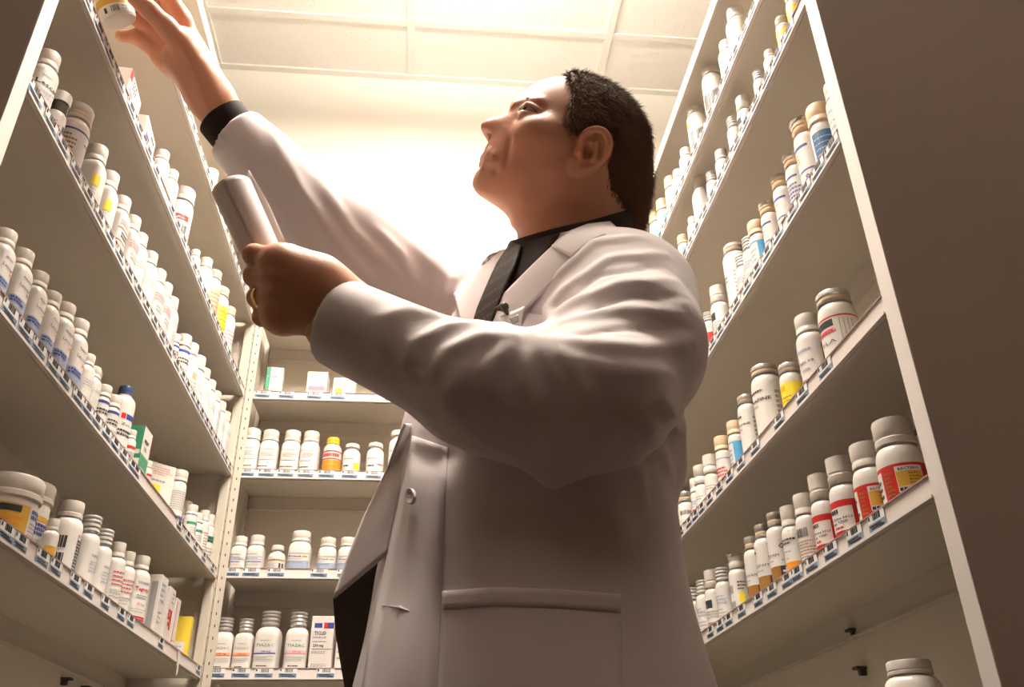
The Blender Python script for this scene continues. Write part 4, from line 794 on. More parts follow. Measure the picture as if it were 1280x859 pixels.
def npmesh(name, verts, quads, mats, parent=None, mi=None, smooth=True):
    me = bpy.data.meshes.new(name); k = quads.shape[1]
    me.vertices.add(len(verts)); me.vertices.foreach_set('co', verts.astype(np.float32).ravel())
    me.loops.add(quads.size); me.loops.foreach_set('vertex_index', quads.astype(np.int32).ravel())
    me.polygons.add(len(quads)); me.polygons.foreach_set('loop_start', np.arange(0, quads.size, k, dtype=np.int32))
    try: me.polygons.foreach_set('loop_total', np.full(len(quads), k, np.int32))
    except Exception: pass
    for m in (mats if isinstance(mats, (list, tuple)) else [mats]): me.materials.append(m)
    if mi is not None: me.polygons.foreach_set('material_index', mi.astype(np.int32))
    me.polygons.foreach_set('use_smooth', np.full(len(quads), smooth)); me.update(calc_edges=True); me.validate()
    return link(bpy.data.objects.new(name, me), parent)
def march(fn, uv, d0=.45, n=90, off=0.0):
    """points where the lines of sight of photo pixels meet a body surface"""
    uv = np.array(uv, float); r = np.stack([P(u, v, 1.0) for u, v in uv]); L = np.linalg.norm(r, axis=1); r = r / L[:, None]
    t = np.full(len(uv), d0) * L
    for _ in range(n): t = t + np.clip((fn(r * t[:, None]) - off) * .8, -.05, .05)
    hit = np.abs(fn(r * t[:, None]) - off) < .004
    if hit.any() and not hit.all():       # points past the silhouette take the distance of the nearest one that met the body
        hi = np.where(hit)[0]
        for i in np.where(~hit)[0]: t[i] = t[hi[np.argmin(((uv[hi] - uv[i]) ** 2).sum(1))]]
    return r * t[:, None]

# ---- frames
Lv = nrm(V(.56, -.82, -.10)); Zt = nrm(V(.02, -.02, 1)); Fv = nrm(np.cross(Zt, Lv) * 1.0); 
if Fv[0] > 0: Fv = -Fv
ShL = P(784, 376, .975); ShR = P(578, 388, 1.235)
# ---- coat body
SEC = [  # world height, pixel row centre given as world x,y ; half widths: across, front-back
 (.64, .150, .905, .060, .055), (.56, .135, .915, .150, .100), (.47, .120, .930, .180, .128), (.36, .112, .938, .185, .142), (.22, .106, .938, .190, .152),
 (.08, .105, .930, .212, .170), (-.10, .100, .930, .228, .180), (-.34, .100, .930, .245, .190), (-.60, .10, .93, .25, .20)]
SEC = SEC[::-1]; sz = np.array([s[0] for s in SEC]); sxc = [np.array([s[i] for s in SEC]) for i in range(1, 5)]
def smoothinterp(z, xs, ys):
    i = np.clip(np.searchsorted(xs, z) - 1, 0, len(xs) - 2); t = np.clip((z - xs[i]) / (xs[i + 1] - xs[i]), 0, 1)
    m = np.gradient(ys, xs); h = xs[i + 1] - xs[i]; t2, t3 = t * t, t ** 3
    return (2 * t3 - 3 * t2 + 1) * ys[i] + (t3 - 2 * t2 + t) * h * m[i] + (-2 * t3 + 3 * t2) * ys[i + 1] + (t3 - t2) * h * m[i + 1]
Lh = nrm(V(Lv[0], Lv[1], 0)); Fh = V(Lh[1], -Lh[0], 0)
if Fh[0] > 0: Fh = -Fh
def torso(p, shrink=0.0):
    z = np.clip(p[:, 2], sz[0], sz[-1]); cx, cy, a, b = [smoothinterp(z, sz, y) for y in sxc]; a = a - shrink; b = b - shrink
    dx = p[:, 0] - cx; dy = p[:, 1] - cy; l = dx * Lh[0] + dy * Lh[1]; f = dx * Fh[0] + dy * Fh[1]
    b = b * np.where(f > 0, 1.0, .92)
    m = np.sqrt((l / a) ** 2 + (f / b) ** 2) + 1e-6; g = np.sqrt((l / a ** 2) ** 2 + (f / b ** 2) ** 2) / m
    d = (m - 1) / (g + 1e-6); d = np.maximum(d, -np.minimum(a, b))
    dz = np.maximum(p[:, 2] - sz[-1], sz[0] - p[:, 2]); return np.where(dz > 0, np.sqrt(np.maximum(d, 0) ** 2 + dz ** 2), d)
NB = V(.172, .898, .588)      # base of the neck
def shoulders(p, e=0.0):
    a = rc(p, NB + V(.02, -.03, -.025), ShL + V(-.01, .01, -.002), .052 - e, .066 - e); b = rc(p, NB + V(-.03, .04, -.02), ShR + V(0, 0, -.01), .052 - e, .060 - e)
    return smin(a, b, .05)
# near (left) arm: shoulder - elbow - wrist
ElL = P(752, 498, .815); WrL = P(392, 392, .905); CuL = P(420, 402, .885)
armL_pts = [ShL, P(784, 436, .895), ElL]; armL_r = [.070, .072, .062]
foreL_pts = [ElL, P(600, 484, .835), CuL]; foreL_r = [.060, .056, .0455]
def sleeveL(p):
    a = chain(p, armL_pts, armL_r, .04); b = chain(p, foreL_pts, foreL_r, .03)
    tip = smin(rc(p, ElL + V(0, 0, 0), P(690, 592, .80), .050, .008), rc(p, P(610, 490, .83), P(690, 592, .80), .046, .008), .02)
    return smin(smin(a, b, .030), tip, .030)
# far (right) arm raised
CuR = P(293, 168, 1.262); ElR = P(425, 300, 1.25)
slR_pts = [ShR, ElR, CuR]; slR_r = [.068, .064, .0460]
def sleeveR(p): return chain(p, slR_pts, slR_r, .05)
cutLd = nrm(CuL - P(600, 484, .835)); cutRd = nrm(CuR - ElR)
def cutplane(p, c, d): return (p - c) @ d
def coat_base(p):
    d = smin(torso(p), shoulders(p), .06)
    # chest fullness in front of the near arm
    sL = sleeveL(p); sL = smax(sL, cutplane(p, CuL, cutLd), .006)
    sR = sleeveR(p); sR = smax(sR, cutplane(p, CuR, cutRd), .006)
    d = smin(d, sR, .06); kk = np.clip(.055 * (1 - (np.linalg.norm(p - ShL, axis=1) - .09) / .08), .004, .055); d = smin(d, sL, kk)
    d = smin(d, rc(p, P(812, 520, .93), P(826, 582, .92), .030, .026), .03)
    # neck opening
    d = smax(d, -rc(p, NB + V(-.01, 0, -.02), NB + V(-.02, -.01, .12), .058, .084), .008)
    # hollow sleeve ends
    d = smax(d, -rc(p, CuL - cutLd * .02, CuL + cutLd * .05, .039, .042), .003)
    d = smax(d, -rc(p, CuR - cutRd * .02, CuR + cutRd * .05, .0385, .0385), .002)
    return d
def torso_only(p): return smin(torso(p), shoulders(p), .06)
# folds: each a polyline given where the photo shows it; (points, height in m, width in m)
FOLDS = [
 # fan of folds from the inner elbow / armpit out to the shoulder
 ([(668, 418), (720, 400), (780, 388), (850, 392)], .0075, .0075), ([(668, 416), (716, 380), (776, 355), (846, 352)], .0075, .0075),
 ([(666, 412), (706, 362), (762, 325), (832, 318)], .0070, .0070), ([(664, 408), (696, 345), (742, 305), (800, 296)], .0065, .0065),
 ([(672, 424), (740, 432), (800, 436), (868, 428)], .0070, .008), ([(690, 440), (760, 462), (840, 468)], .0055, .009),
 ([(640, 398), (668, 345), (706, 300), (750, 285)], .005, .006), ([(676, 420), (724, 466), (734, 508)], .008, .007), ([(666, 420), (690, 455), (700, 478)], .007, .006),
 ([(700, 408), (780, 372), (858, 372)], -.0035, .005), ([(700, 425), (780, 412), (866, 410)], -.0035, .005), ([(690, 390), (750, 345), (830, 334)], -.0035, .005),
 # forearm sleeve: scalloped upper edge and folds
 ([(652, 420), (600, 420), (560, 440), (540, 470)], .007, .009), ([(640, 426), (612, 462), (608, 500)], .0075, .009), ([(598, 400), (560, 408), (520, 430), (505, 462)], .006, .009),
 ([(556, 396), (512, 388), (472, 400)], .006, .010), ([(662, 432), (660, 480), (672, 520)], .006, .009), ([(632, 405), (600, 396), (575, 384)], .006, .008),
 ([(500, 380), (478, 420), (470, 455)], .003, .008), ([(585, 450), (560, 500), (570, 530)], .004, .012), ([(620, 500), (680, 540), (730, 540)], .003, .012),
 # seam along the underside of the sleeve
 ([(470, 490), (560, 530), (650, 572), (688, 584), (760, 548), (830, 490), (862, 440)], .0022, .003),
 # cuff hem
 # far sleeve
 ([(345, 175), (378, 240), (430, 310), (470, 360)], .006, .008), ([(400, 225), (440, 290), (500, 345)], .006, .009), ([(300, 205), (345, 260), (400, 315)], .0022, .0025),
 ([(470, 285), (500, 318), (520, 350)], .006, .008), ([(540, 318), (560, 350), (552, 380)], .007, .009), ([(590, 325), (585, 352), (565, 380)], .006, .008), ([(520, 308), (548, 340), (540, 372)], .005, .007),
 ([(330, 150), (352, 190), (350, 225)], .0035, .006),
 # flank and back
 ([(800, 520), (825, 560), (840, 600)], .006, .009), ([(828, 500), (850, 540), (856, 575)], .006, .008), ([(790, 545), (800, 590), (805, 640)], .0035, .008), ([(850, 520), (862, 545)], .005, .008),
 ([(834, 690), (838, 760), (834, 858)], .004, .005), ([(700, 600), (760, 640), (790, 690)], .003, .02), ([(600, 655), (660, 650), (720, 665)], -.005, .016), ([(560, 590), (548, 650), (546, 740)], .004, .012),
 ([(512, 560), (540, 575), (575, 560)], -.006, .014), ([(470, 755), (500, 762), (512, 760)], .001, .004),
]
def make_folds():
    out = []
    for pts, amp, wd in FOLDS:
        amp *= 1.2; wd *= .85
        # densify
        q = []
        for a, b in zip(pts[:-1], pts[1:]):
            for t in (0, .5): q.append((a[0] + (b[0] - a[0]) * t, a[1] + (b[1] - a[1]) * t))
        q.append(pts[-1]); out.append((march(coat_base, q), amp, wd))
    return out
FO = make_folds()
def folds(p):
    d = np.zeros(len(p))
    for pts, amp, wd in FO:
        lo = pts.min(0) - 4 * wd; hi = pts.max(0) + 4 * wd; m = ((p > lo) & (p < hi)).all(1)
        if not m.any(): continue
        q = p[m]; best = np.full(len(q), 9.); along = np.zeros(len(q)); n = len(pts) - 1
        for i in range(n):
            a, b = pts[i], pts[i + 1]; ba = b - a; t = np.clip(((q - a) @ ba) / (ba @ ba + 1e-12), 0, 1); e = np.linalg.norm(q - a - t[:, None] * ba, axis=1)
            k = e < best; best = np.where(k, e, best); along = np.where(k, (i + t) / n, along)
        taper = np.sin(np.clip(along, 0.02, .98) * PI) ** .5
        d[m] += amp * taper * np.exp(-(best / wd) ** 1.6)
    return d
def soft(p):
    """gentle unevenness of cloth"""
    return .0016 * np.sin(p[:, 0] * 31 + p[:, 2] * 17) * np.sin(p[:, 1] * 27 - p[:, 2] * 23 + 1.3)
def coat(p): return coat_base(p) - folds(p) - soft(p)

M['coat'] = mat('coat_cotton', (0.75, 0.68, 0.68), 0.75, 0.25, sheen=0.25, bump=0.25, bscale=1600)
M['shirt'] = mat('shirt_brown_black', (0.026, 0.016, 0.013), 0.8, 0.15, bump=.2, bscale=1500)
M['tie'] = mat('tie_silk', (0.022, 0.012, 0.009), 0.6, 0.2)
M['tie2'] = mat('tie_stripe', (0.060, 0.032, 0.022), 0.6, 0.2)
M['trouser'] = mat('trouser_wool_and_coat_shade', (0.085, 0.066, 0.055), 0.85, 0.2)
M['skin'] = mat('skin', (0.64, 0.31, 0.19), 0.48, 0.4, noise=.07, nscale=45, sss=.15, bump=.25, bscale=420)
M['lip'] = mat('lip', (0.58, 0.27, 0.20), 0.42, 0.45, sss=.1)
M['hair'] = mat('hair_brown', (0.13, 0.068, 0.034), 0.78, 0.2, noise=.35, nscale=60)
M['sclera'] = mat('eye_white', (0.62, 0.50, 0.43), 0.3, 0.5)
M['iris'] = mat('iris_grey', (0.06, 0.05, 0.04), 0.15, 0.6)
M['gold_ring'] = mat('ring_gold', (0.85, 0.58, 0.22), 0.22, 0.6, metal=1.0)
M['sheet'] = mat('paper_sheet', (0.82, 0.74, 0.70), 0.6, 0.3)
M['button'] = mat('button_plastic', (0.62, 0.55, 0.52), 0.3, 0.5)
M['blackshoe'] = mat('shoe_leather', (0.02, 0.018, 0.016), 0.3, 0.5)

person = empty('person', (0.10, 0.93, FLOOR))
tag(person, 'man in white lab coat reaching up to the left shelf, paper roll in hand', 'person')
PO = np.array([0.10, 0.93, FLOOR])
def pm(name, v, q, m, parent=person, mi=None, smooth=True):
    return npmesh(name, v - PO, q, m, parent, mi, smooth)
cv_, cq_ = surface(coat, (-.42, .58, -.36), (.46, 1.42, 1.02), .004, margin=1.6)
coat_o = pm('lab_coat', cv_, cq_, M['coat'])

# ---- head
HD = 1.13; HC = P(715, 185, HD)
cR = RW                                   # camera axes in the world (columns: right, up, towards the camera)
def camv(x, y, z): return RW @ V(x, y, z)
hf = nrm(camv(-.864, .503, .035)); hu0 = camv(.503, .864, -.13); hu = nrm(hu0 - hf * (hu0 @ hf)); hl = nrm(np.cross(hu, hf))
if hl @ camv(0, 0, 1) < 0: hl = -hl
SCL = HD / FPX
def hpx(u, v): du, dv = (u - 715) * SCL, -(v - 185) * SCL; return np.array([-.864 * du + .503 * dv, .503 * du + .864 * dv])
PROF = [(713, 98), (700, 97.5), (687, 99), (675, 103), (664, 109), (655, 116.5), (648.5, 122), (642.5, 126.5), (638.5, 131), (637.3, 136), (638.5, 141), (637.5, 144.5), (632, 147), (624, 149.5), (614, 151.5),
 (606, 153.5), (602, 156.5), (600.8, 160), (602, 165), (604.5, 169.5), (608.5, 173.5), (612.5, 176.5), (610.5, 181), (607.8, 186), (605.5, 190.5), (607.5, 193.2), (603.5, 195.5), (600.8, 199.5), (601, 205),
 (602.5, 209.5), (600, 214.5), (595, 220), (591.5, 227), (590.5, 234), (593.5, 241), (600, 247), (609, 252.5), (619, 257.5), (629, 265), (636, 274), (640, 284), (700, 290), (755, 282),
 (768, 270), (780, 260), (792, 244), (802, 222), (808, 200), (810, 180), (806, 160), (796, 141), (781, 124), (763, 111), (742, 103), (726, 99)]
PR = np.array([hpx(*q) for q in PROF])
def hpl(u, v, l):
    """profile coordinates of the point at sideways distance l that the photo shows at (u, v)"""
    a, b = u, v
    for _ in range(6):
        c = hpx(a, b); w_ = RW.T @ (HC + c[0] * hf + c[1] * hu + l * hl); a += u - (CX + FPX * w_[0] / -w_[2]); b += v - (CY - FPX * w_[1] / -w_[2])
    return hpx(a, b)
# rasterise, distance, inflate
gh = .0010; f0, f1, u0_, u1_ = -.135, .150, -.150, .130
nf = int((f1 - f0) / gh); nu = int((u1_ - u0_) / gh); FF, UU = np.meshgrid(f0 + (np.arange(nf) + .5) * gh, u0_ + (np.arange(nu) + .5) * gh, indexing='ij')
def inpoly(x, y, pl):
    c = np.zeros(x.shape, bool); n = len(pl); j = n - 1
    for i in range(n):
        xi, yi = pl[i]; xj, yj = pl[j]
        c ^= ((yi > y) != (yj > y)) & (x < (xj - xi) * (y - yi) / (yj - yi + 1e-15) + xi); j = i
    return c
def polydist(x, y, pl):
    d = np.full(x.shape, 9.); n = len(pl)
    for i in range(n):
        a = pl[i]; b = pl[(i + 1) % n]; ba = b - a; t = np.clip(((x - a[0]) * ba[0] + (y - a[1]) * ba[1]) / (ba @ ba), 0, 1)
        d = np.minimum(d, np.hypot(x - a[0] - t * ba[0], y - a[1] - t * ba[1]))
    return d
ins = inpoly(FF, UU, PR); dist = polydist(FF, UU, PR)
phi = np.where(ins, dist * .05, 0.0)
par = (np.add.outer(np.arange(nf), np.arange(nu)) % 2).astype(bool); om = 1.975
for it in range(700):
    for pc in (par, ~par):
        nb_ = np.zeros_like(phi); nb_[1:-1, 1:-1] = .25 * (phi[2:, 1:-1] + phi[:-2, 1:-1] + phi[1:-1, 2:] + phi[1:-1, :-2]) + .25 * gh * gh
        m_ = ins & pc; phi[m_] += om * (nb_[m_] - phi[m_])
H = 4 * phi; hm = math.sqrt(H.max()); H *= (.0765 / hm) ** 2
# regional widening (cheek bones, jaw, brow) and narrowing: true breadths of a head at different places
def gpx(u, v, s): c = hpl(u, v, .055); return np.exp(-((FF - c[0]) ** 2 + (UU - c[1]) ** 2) / (s * SCL) ** 2)
H *= 1 + .55 * gpx(660, 170, 26) + .45 * gpx(650, 125, 18) + .35 * gpx(640, 215, 30) + .30 * gpx(700, 225, 30) + .15 * gpx(735, 160, 30) - .22 * gpx(668, 143, 12)
edge_slope = .035
Hs = np.where(ins, H, -dist * edge_slope)
for _ in range(3):
    Hs[1:-1, 1:-1] = (Hs[1:-1, 1:-1] * 4 + Hs[2:, 1:-1] + Hs[:-2, 1:-1] + Hs[1:-1, 2:] + Hs[1:-1, :-2]) / 8
Gf, Gu = np.gradient(Hs, gh)
def samp(A, f, u):
    x = np.clip((f - f0) / gh - .5, 0, nf - 1.001); y = np.clip((u - u0_) / gh - .5, 0, nu - 1.001); i = x.astype(int); j = y.astype(int); a = x - i; b = y - j
    return A[i, j] * (1 - a) * (1 - b) + A[i + 1, j] * a * (1 - b) + A[i, j + 1] * (1 - a) * b + A[i + 1, j + 1] * a * b
def hloc(p): q = p - HC; return q @ hf, q @ hu, q @ hl
def hw(f, u, l): return HC + f * hf + u * hu + l * hl
def hp(u, v, l): c = hpl(u, v, l); return hw(c[0], c[1], l)
def skull(p):
    f, u, l = hloc(p); Hh = samp(Hs, f, u); gf = samp(Gf, f, u); gu = samp(Gu, f, u)
    d = (l * l - Hh) / np.sqrt(4 * l * l + gf * gf + gu * gu + 4e-4)
    out = np.maximum(np.maximum(f - f1, f0 - f), np.maximum(u - u1_, u0_ - u)); d = np.where(out > -.003, np.maximum(d, np.hypot(np.maximum(out, 0), 0) + .005), d)
    return np.clip(d, -.06, .2)
def surf_l(u, v):
    l = .04
    for _ in range(8): c = hpl(u, v, l); l = .5 * l + .5 * math.sqrt(max(float(samp(Hs, np.array([c[0]]), np.array([c[1]]))[0]), 0))
    return l
EYE = (656.5, 142.5); EL = surf_l(*EYE)
EYC = {s: hp(EYE[0] + 5.0, EYE[1] + .5, s * (EL - .0050)) for s in (1, -1)}
hax = np.array([hf, hu, hl])
def crom(pts, n=5):
    pts = np.array(pts); q = np.concatenate([[2 * pts[0] - pts[1]], pts, [2 * pts[-1] - pts[-2]]]); out = []
    for i in range(1, len(q) - 2):
        for t in np.arange(n) / n: out.append(.5 * (2 * q[i] + (q[i + 1] - q[i - 1]) * t + (2 * q[i - 1] - 5 * q[i] + 4 * q[i + 1] - q[i + 2]) * t * t + (3 * q[i] - q[i - 1] - 3 * q[i + 1] + q[i + 2]) * t ** 3))
    return np.array(out + [pts[-1]])
SS = lambda x, y, o=0: hp(x, y, surf_l(x, y) + o)
EARC = crom([SS(726, 182, .002), SS(727, 172, .005), SS(734, 164.5, .009), SS(744, 161.5, .013), SS(754, 164, .017), SS(760, 172, .019), SS(761, 183, .018), SS(757, 194, .015), SS(749, 203, .011), SS(738, 210, .007), SS(726, 214, .004), SS(716, 213, .0025)], 3)
EARR = list(np.interp(np.linspace(0, 1, len(EARC)), [0, .2, .5, .8, .92, 1], [.0022, .0028, .0032, .0032, .0044, .0046]))
def headsdf(p):
    d = skull(p); f, u, l = hloc(p); al = np.abs(l); q = HC + f[:, None] * hf + u[:, None] * hu + al[:, None] * hl      # mirrored on both sides
    S = lambda x, y, o=0: hp(x, y, surf_l(x, y) + o)
    d = smin(d, rc(q, S(645, 133, -.004), S(672, 128, -.0035), .0060, .0045), .010)           # brow ridge
    d = smax(d, -ell(q, hp(EYE[0] + 2, EYE[1], EL + .007), hax, (.016, .0095, .010)), .012)   # socket
    ey = EYC[1]; lid = np.linalg.norm(q - ey, axis=1) - .0135
    uu = (q - ey) @ hu; ff = (q - ey) @ hf; ll = (q - ey) @ hl
    slit = np.abs(uu - .0008 + .10 * (ff) ) - (.0036 - .022 * np.abs(ff - .002)); lid = smax(lid, -slit, .0012)
    d = smin(d, lid, .0045)
    d = smin(d, rc(q, ey + hu * .0085 - hf * .008 + hl * .0085, ey + hu * .0078 + hf * .008 + hl * .0075, .0022, .0022), .005)   # upper lid fold
    d = smin(d, rc(q, ey - hu * .0105 - hf * .009 + hl * .0075, ey - hu * .0095 + hf * .006 + hl * .008, .0022, .0022), .008)   # bag under the eye
    d = smin(d, ell(q, S(676, 172, -.016), hax, (.026, .020, .020)), .020)                     # cheek
    d = smin(d, ell(q, hp(622, 165, .0120), hax, (.0135, .0098, .0095)), .004)               # wing of the nose
    d = smax(d, -ell(q, hp(614.5, 172.0, .0100), hax, (.0080, .0046, .0050)), .0022)            # nostril
    d = smax(d, -rc(q, hp(633, 159, .0225), hp(634, 172, .0265), .0013, .0013), .007)           # crease beside the nose
    d = smax(d, -rc(q, S(636, 175, .0024), S(631, 203, .0026), .0014, .0012), .010)            # fold from nose to mouth
    d = smin(d, chain(q, [S(609.5, 189.0, -.0026), S(613, 190.3, -.0026), S(619, 193.0, -.0026)], [.0026, .0024, .0016], .002), .008)        # upper lip
    d = smin(d, chain(q, [S(605, 199.5, -.0040), S(610, 200, -.0040), S(617, 200.5, -.0034)], [.0048, .0044, .0026], .002), .009)        # lower lip
    d = smax(d, -chain(q, [S(604.5, 193.2), S(608, 193.8), S(612, 194.6), S(618, 196.2), S(625, 197.8)], [.0009, .0010, .0010, .0010, .0008], .001), .0030)          # mouth line
    d = smax(d, -chain(q, [S(604.5, 210.5, .001), S(609, 211, .0012), S(617, 212, .0020)], [.0014, .0014, .0012], .002), .010)             # under the lip
    d = smin(d, rc(q, S(738, 214, -.014), S(668, 243, -.016), .015, .013), .020)               # jaw
    # ear
    ec = S(737, 189, .003)
    e1 = EARC; e1r = EARR
    ear = chain(q, e1, e1r, .004)
    pl_ = ell(q, S(741, 187, .004), np.array([nrm(hf * .9 + hl * .28), hu, nrm(hl * .9 - hf * .28)]), (.019, .0245, .0055)); ear = smin(ear, pl_, .004)
    ear = smin(ear, rc(q, S(748, 178, .013), S(742, 199, .010), .0028, .0030), .004)           # antihelix
    ear = smin(ear, ell(q, S(719, 208, .0030), hax, (.0090, .0075, .0036)), .006)               # lobe
    ear = smax(ear, -ell(q, S(736, 188, .012), hax, (.0080, .0112, .0125)), .003)               # concha
    ear = smax(ear, -rc(q, S(750, 170, .021), S(753, 186, .021), .0022, .0022), .003)
    ear = smin(ear, ell(q, S(724, 190, .003), hax, (.0045, .0055, .0045)), .004)                # tragus
    d = smin(d, ear, .004)
    return d
neck_a, neck_b = P(712, 250, 1.125), P(700, 335, 1.095)
def neck(p):
    d = rc(p, neck_a, neck_b, .054, .060)
    d = smin(d, rc(p, P(745, 225, 1.13), P(738, 330, 1.10), .046, .056), .03)
    d = smin(d, rc(p, P(740, 232, 1.085), P(672, 322, 1.060), .010, .009), .025)               # the neck muscle
    return d
def head_neck(p): return smin(headsdf(p), neck(p), .024)
hlo = HC - .185; hhi = HC + .165
hv, hq = surface(head_neck, hlo, hhi, .0014, margin=1.5)
# lips get their own colour
fq = hv[hq].mean(1); f_, u_, l_ = hloc(fq); lipm = np.zeros(len(fq), int)
LP = np.array([hpl(*t, .012) for t in [(600, 187.5), (609, 186.5), (617, 190), (624, 196.5), (618, 203.5), (608, 206), (598, 205)]])
lipm[inpoly(f_, u_, LP) & (np.abs(l_) < .03)] = 1
BODY = [(hv, hq, lipm)]
# eyes
for s in (1, -1):
    me = bpy.data.meshes.new('eye'); bm = bmesh.new(); bmesh.ops.create_uvsphere(bm, u_segments=32, v_segments=20, radius=.0125)
    for f in bm.faces:
        c = f.calc_center_median(); f.smooth = True; f.material_index = 1 if c.z > .0108 else 0
    bm.to_mesh(me); bm.free(); me.materials.append(M['sclera']); me.materials.append(M['iris'])
    o = link(bpy.data.objects.new('eye', me), person); o.location = Vector(EYC[s] - PO)
    look = nrm(hf * .72 + hl * .50 * s + hu * .12); o.rotation_euler = Vector(look).to_track_quat('Z', 'Y').to_euler()
# ---- hair: cap of the scalp plus short strands
HAIRPL = np.array([hpl(*t, surf_l(*t)) for t in [(706, 90), (711, 106), (716, 118), (712, 131), (708, 145), (707, 155), (716, 165), (727, 166.5), (738, 162), (750, 158), (764, 164), (769, 180), (764, 197), (757, 208), (757, 225), (758, 246), (762, 262), (768, 276), (774, 292), (830, 290), (850, 200), (820, 80), (740, 70)]])
hd2 = polydist(FF, UU, HAIRPL) * np.where(inpoly(FF, UU, HAIRPL), -1, 1)
rngh = np.random.RandomState(5)
def hairsdf(p):
    f, u, l = hloc(p); m = samp(hd2, f, u)
    n = np.sin(f * 420 + u * 160 + l * 90 + 2.2 * np.sin(u * 95 + l * 60)) * np.sin(l * 380 + u * 210 + 1.5 * np.sin(f * 120)) 
    th = .0060 + .0004 * n
    return smax(smin(skull(p), rc(p, hp(768, 235, 0), hp(766, 268, 0), .038, .038), .03) - th, m + .001 * n, .006)
kv, kq = surface(hairsdf, hlo, hhi, .0016, margin=1.6)
hair_o = pm('hair', kv, kq, M['hair'])
tri_c = kv[kq].mean(1); e1_ = kv[kq[:, 1]] - kv[kq[:, 0]]; e2_ = kv[kq[:, 3]] - kv[kq[:, 0]]; nn = np.cross(e1_, e2_); nn /= np.linalg.norm(nn, axis=1)[:, None] + 1e-12
out_ = ((tri_c - HC) * nn).sum(1) > 0; cand = np.where(out_)[0]; pick = rngh.choice(cand, 34000)
base = tri_c[pick]; nrmv = nn[pick]; flow = -hf * .65 - hu * .75; fl = flow - nrmv * (nrmv @ flow)[:, None]; fl /= np.linalg.norm(fl, axis=1)[:, None] + 1e-9
ln_ = rngh.uniform(.008, .015, len(pick)); jit = rngh.normal(0, .25, (len(pick), 3)); dr = fl + nrmv * rngh.uniform(.15, .60, len(pick))[:, None] + jit; dr /= np.linalg.norm(dr, axis=1)[:, None]
sd_ = np.cross(nrmv, dr); sd_ /= np.linalg.norm(sd_, axis=1)[:, None] + 1e-9; wd_ = .00048
b0 = base - nrmv * .001; mid = b0 + dr * (ln_ * .55)[:, None]; tip = b0 + dr * ln_[:, None] - nrmv * (ln_ * .12)[:, None]
sv = np.stack([b0 - sd_ * wd_, b0 + sd_ * wd_, mid + sd_ * wd_ * .8, mid - sd_ * wd_ * .8, tip + sd_ * .00006, tip - sd_ * .00006], 1).reshape(-1, 3)
k6 = np.arange(len(pick))[:, None] * 6; sq_ = np.concatenate([k6 + np.array([0, 1, 2, 3]), k6 + np.array([3, 2, 4, 5])])
so = pm('hair_strands', sv, sq_, M['hair'], parent=hair_o, smooth=False)
so.location = (0, 0, 0)
# eyebrow
ev, eq = surface(lambda p: smin(rc(p, hp(644, 130, surf_l(644, 130) + .001), hp(660, 124, surf_l(660, 124) + .0005), .0016, .0016), rc(p, hp(660, 124, surf_l(660, 124) + .0005), hp(676, 128, surf_l(676, 128) + .0005), .0016, .0008), .004) + .0006 * np.sin(p[:, 0] * 3000) * np.sin(p[:, 2] * 2500), hp(660, 128, .05) - .04, hp(660, 128, .05) + .04, .0008)
M['brow'] = mat('brow_hair', (.30, .15, .085), .7, .2); pm('eyebrow', ev, eq, M['brow'])

# ---- near fist (left hand) round the paper roll
def PD(l): return [P(*a) for a in l]
def hand_near(p):
    fore = rc(p, P(470, 410, .90), P(425, 388, .892), .032, .029)
    palm = chain(p, PD([(425, 388, .892), (388, 360, .880)]), [.029, .031], .02)
    palm = smin(palm, rc(p, P(400, 350, .882), P(352, 332, .876), .024, .0185), .02)
    palm = smin(palm, rc(p, P(400, 378, .884), P(356, 392, .880), .026, .0190), .02)
    palm = smin(palm, rc(p, P(352, 334, .880), P(354, 390, .882), .020, .020), .02)
    d = smin(fore, palm, .03)
    fing = [[(352, 325, .872), (318, 319, .892), (325, 322, .928), (345, 330, .935)], [(345, 345, .868), (319, 345, .888), (325, 348, .926), (345, 352, .934)],
            [(346, 368, .870), (323, 372, .886), (328, 373, .922), (346, 375, .930)], [(352, 390, .876), (328, 396, .892), (333, 396, .920), (348, 395, .928)]]
    rr = [[.0125, .0112, .0098, .0085], [.0128, .0115, .0100, .0086], [.0124, .0110, .0096, .0084], [.0112, .0098, .0086, .0076]]
    for f_, r_ in zip(fing, rr):
        e = chain(p, PD(f_), r_, .004); d = smin(d, e, .0045)
        d = smin(d, np.linalg.norm(p - P(*f_[0]) + camv(0, 0, -.002), axis=1) - .0115, .008)
    th = chain(p, PD([(395, 345, .905), (362, 322, .925), (340, 318, .938), (330, 326, .944)]), [.019, .0135, .0115, .009], .006); d = smin(d, th, .008)
    # tendons and knuckle dimples
    for a, b in (((405, 362, .868), (356, 328, .864)), ((408, 372, .868), (352, 350, .860)), ((408, 382, .870), (352, 370, .862))): d = smin(d, rc(p, P(*a), P(*b), .0050, .0065), .012)
    return d
c0 = P(370, 365, .90)
gv, gq = surface(hand_near, c0 - .12, c0 + .12, .0014, margin=1.5); BODY.append((gv, gq, np.zeros(len(gq), int)))
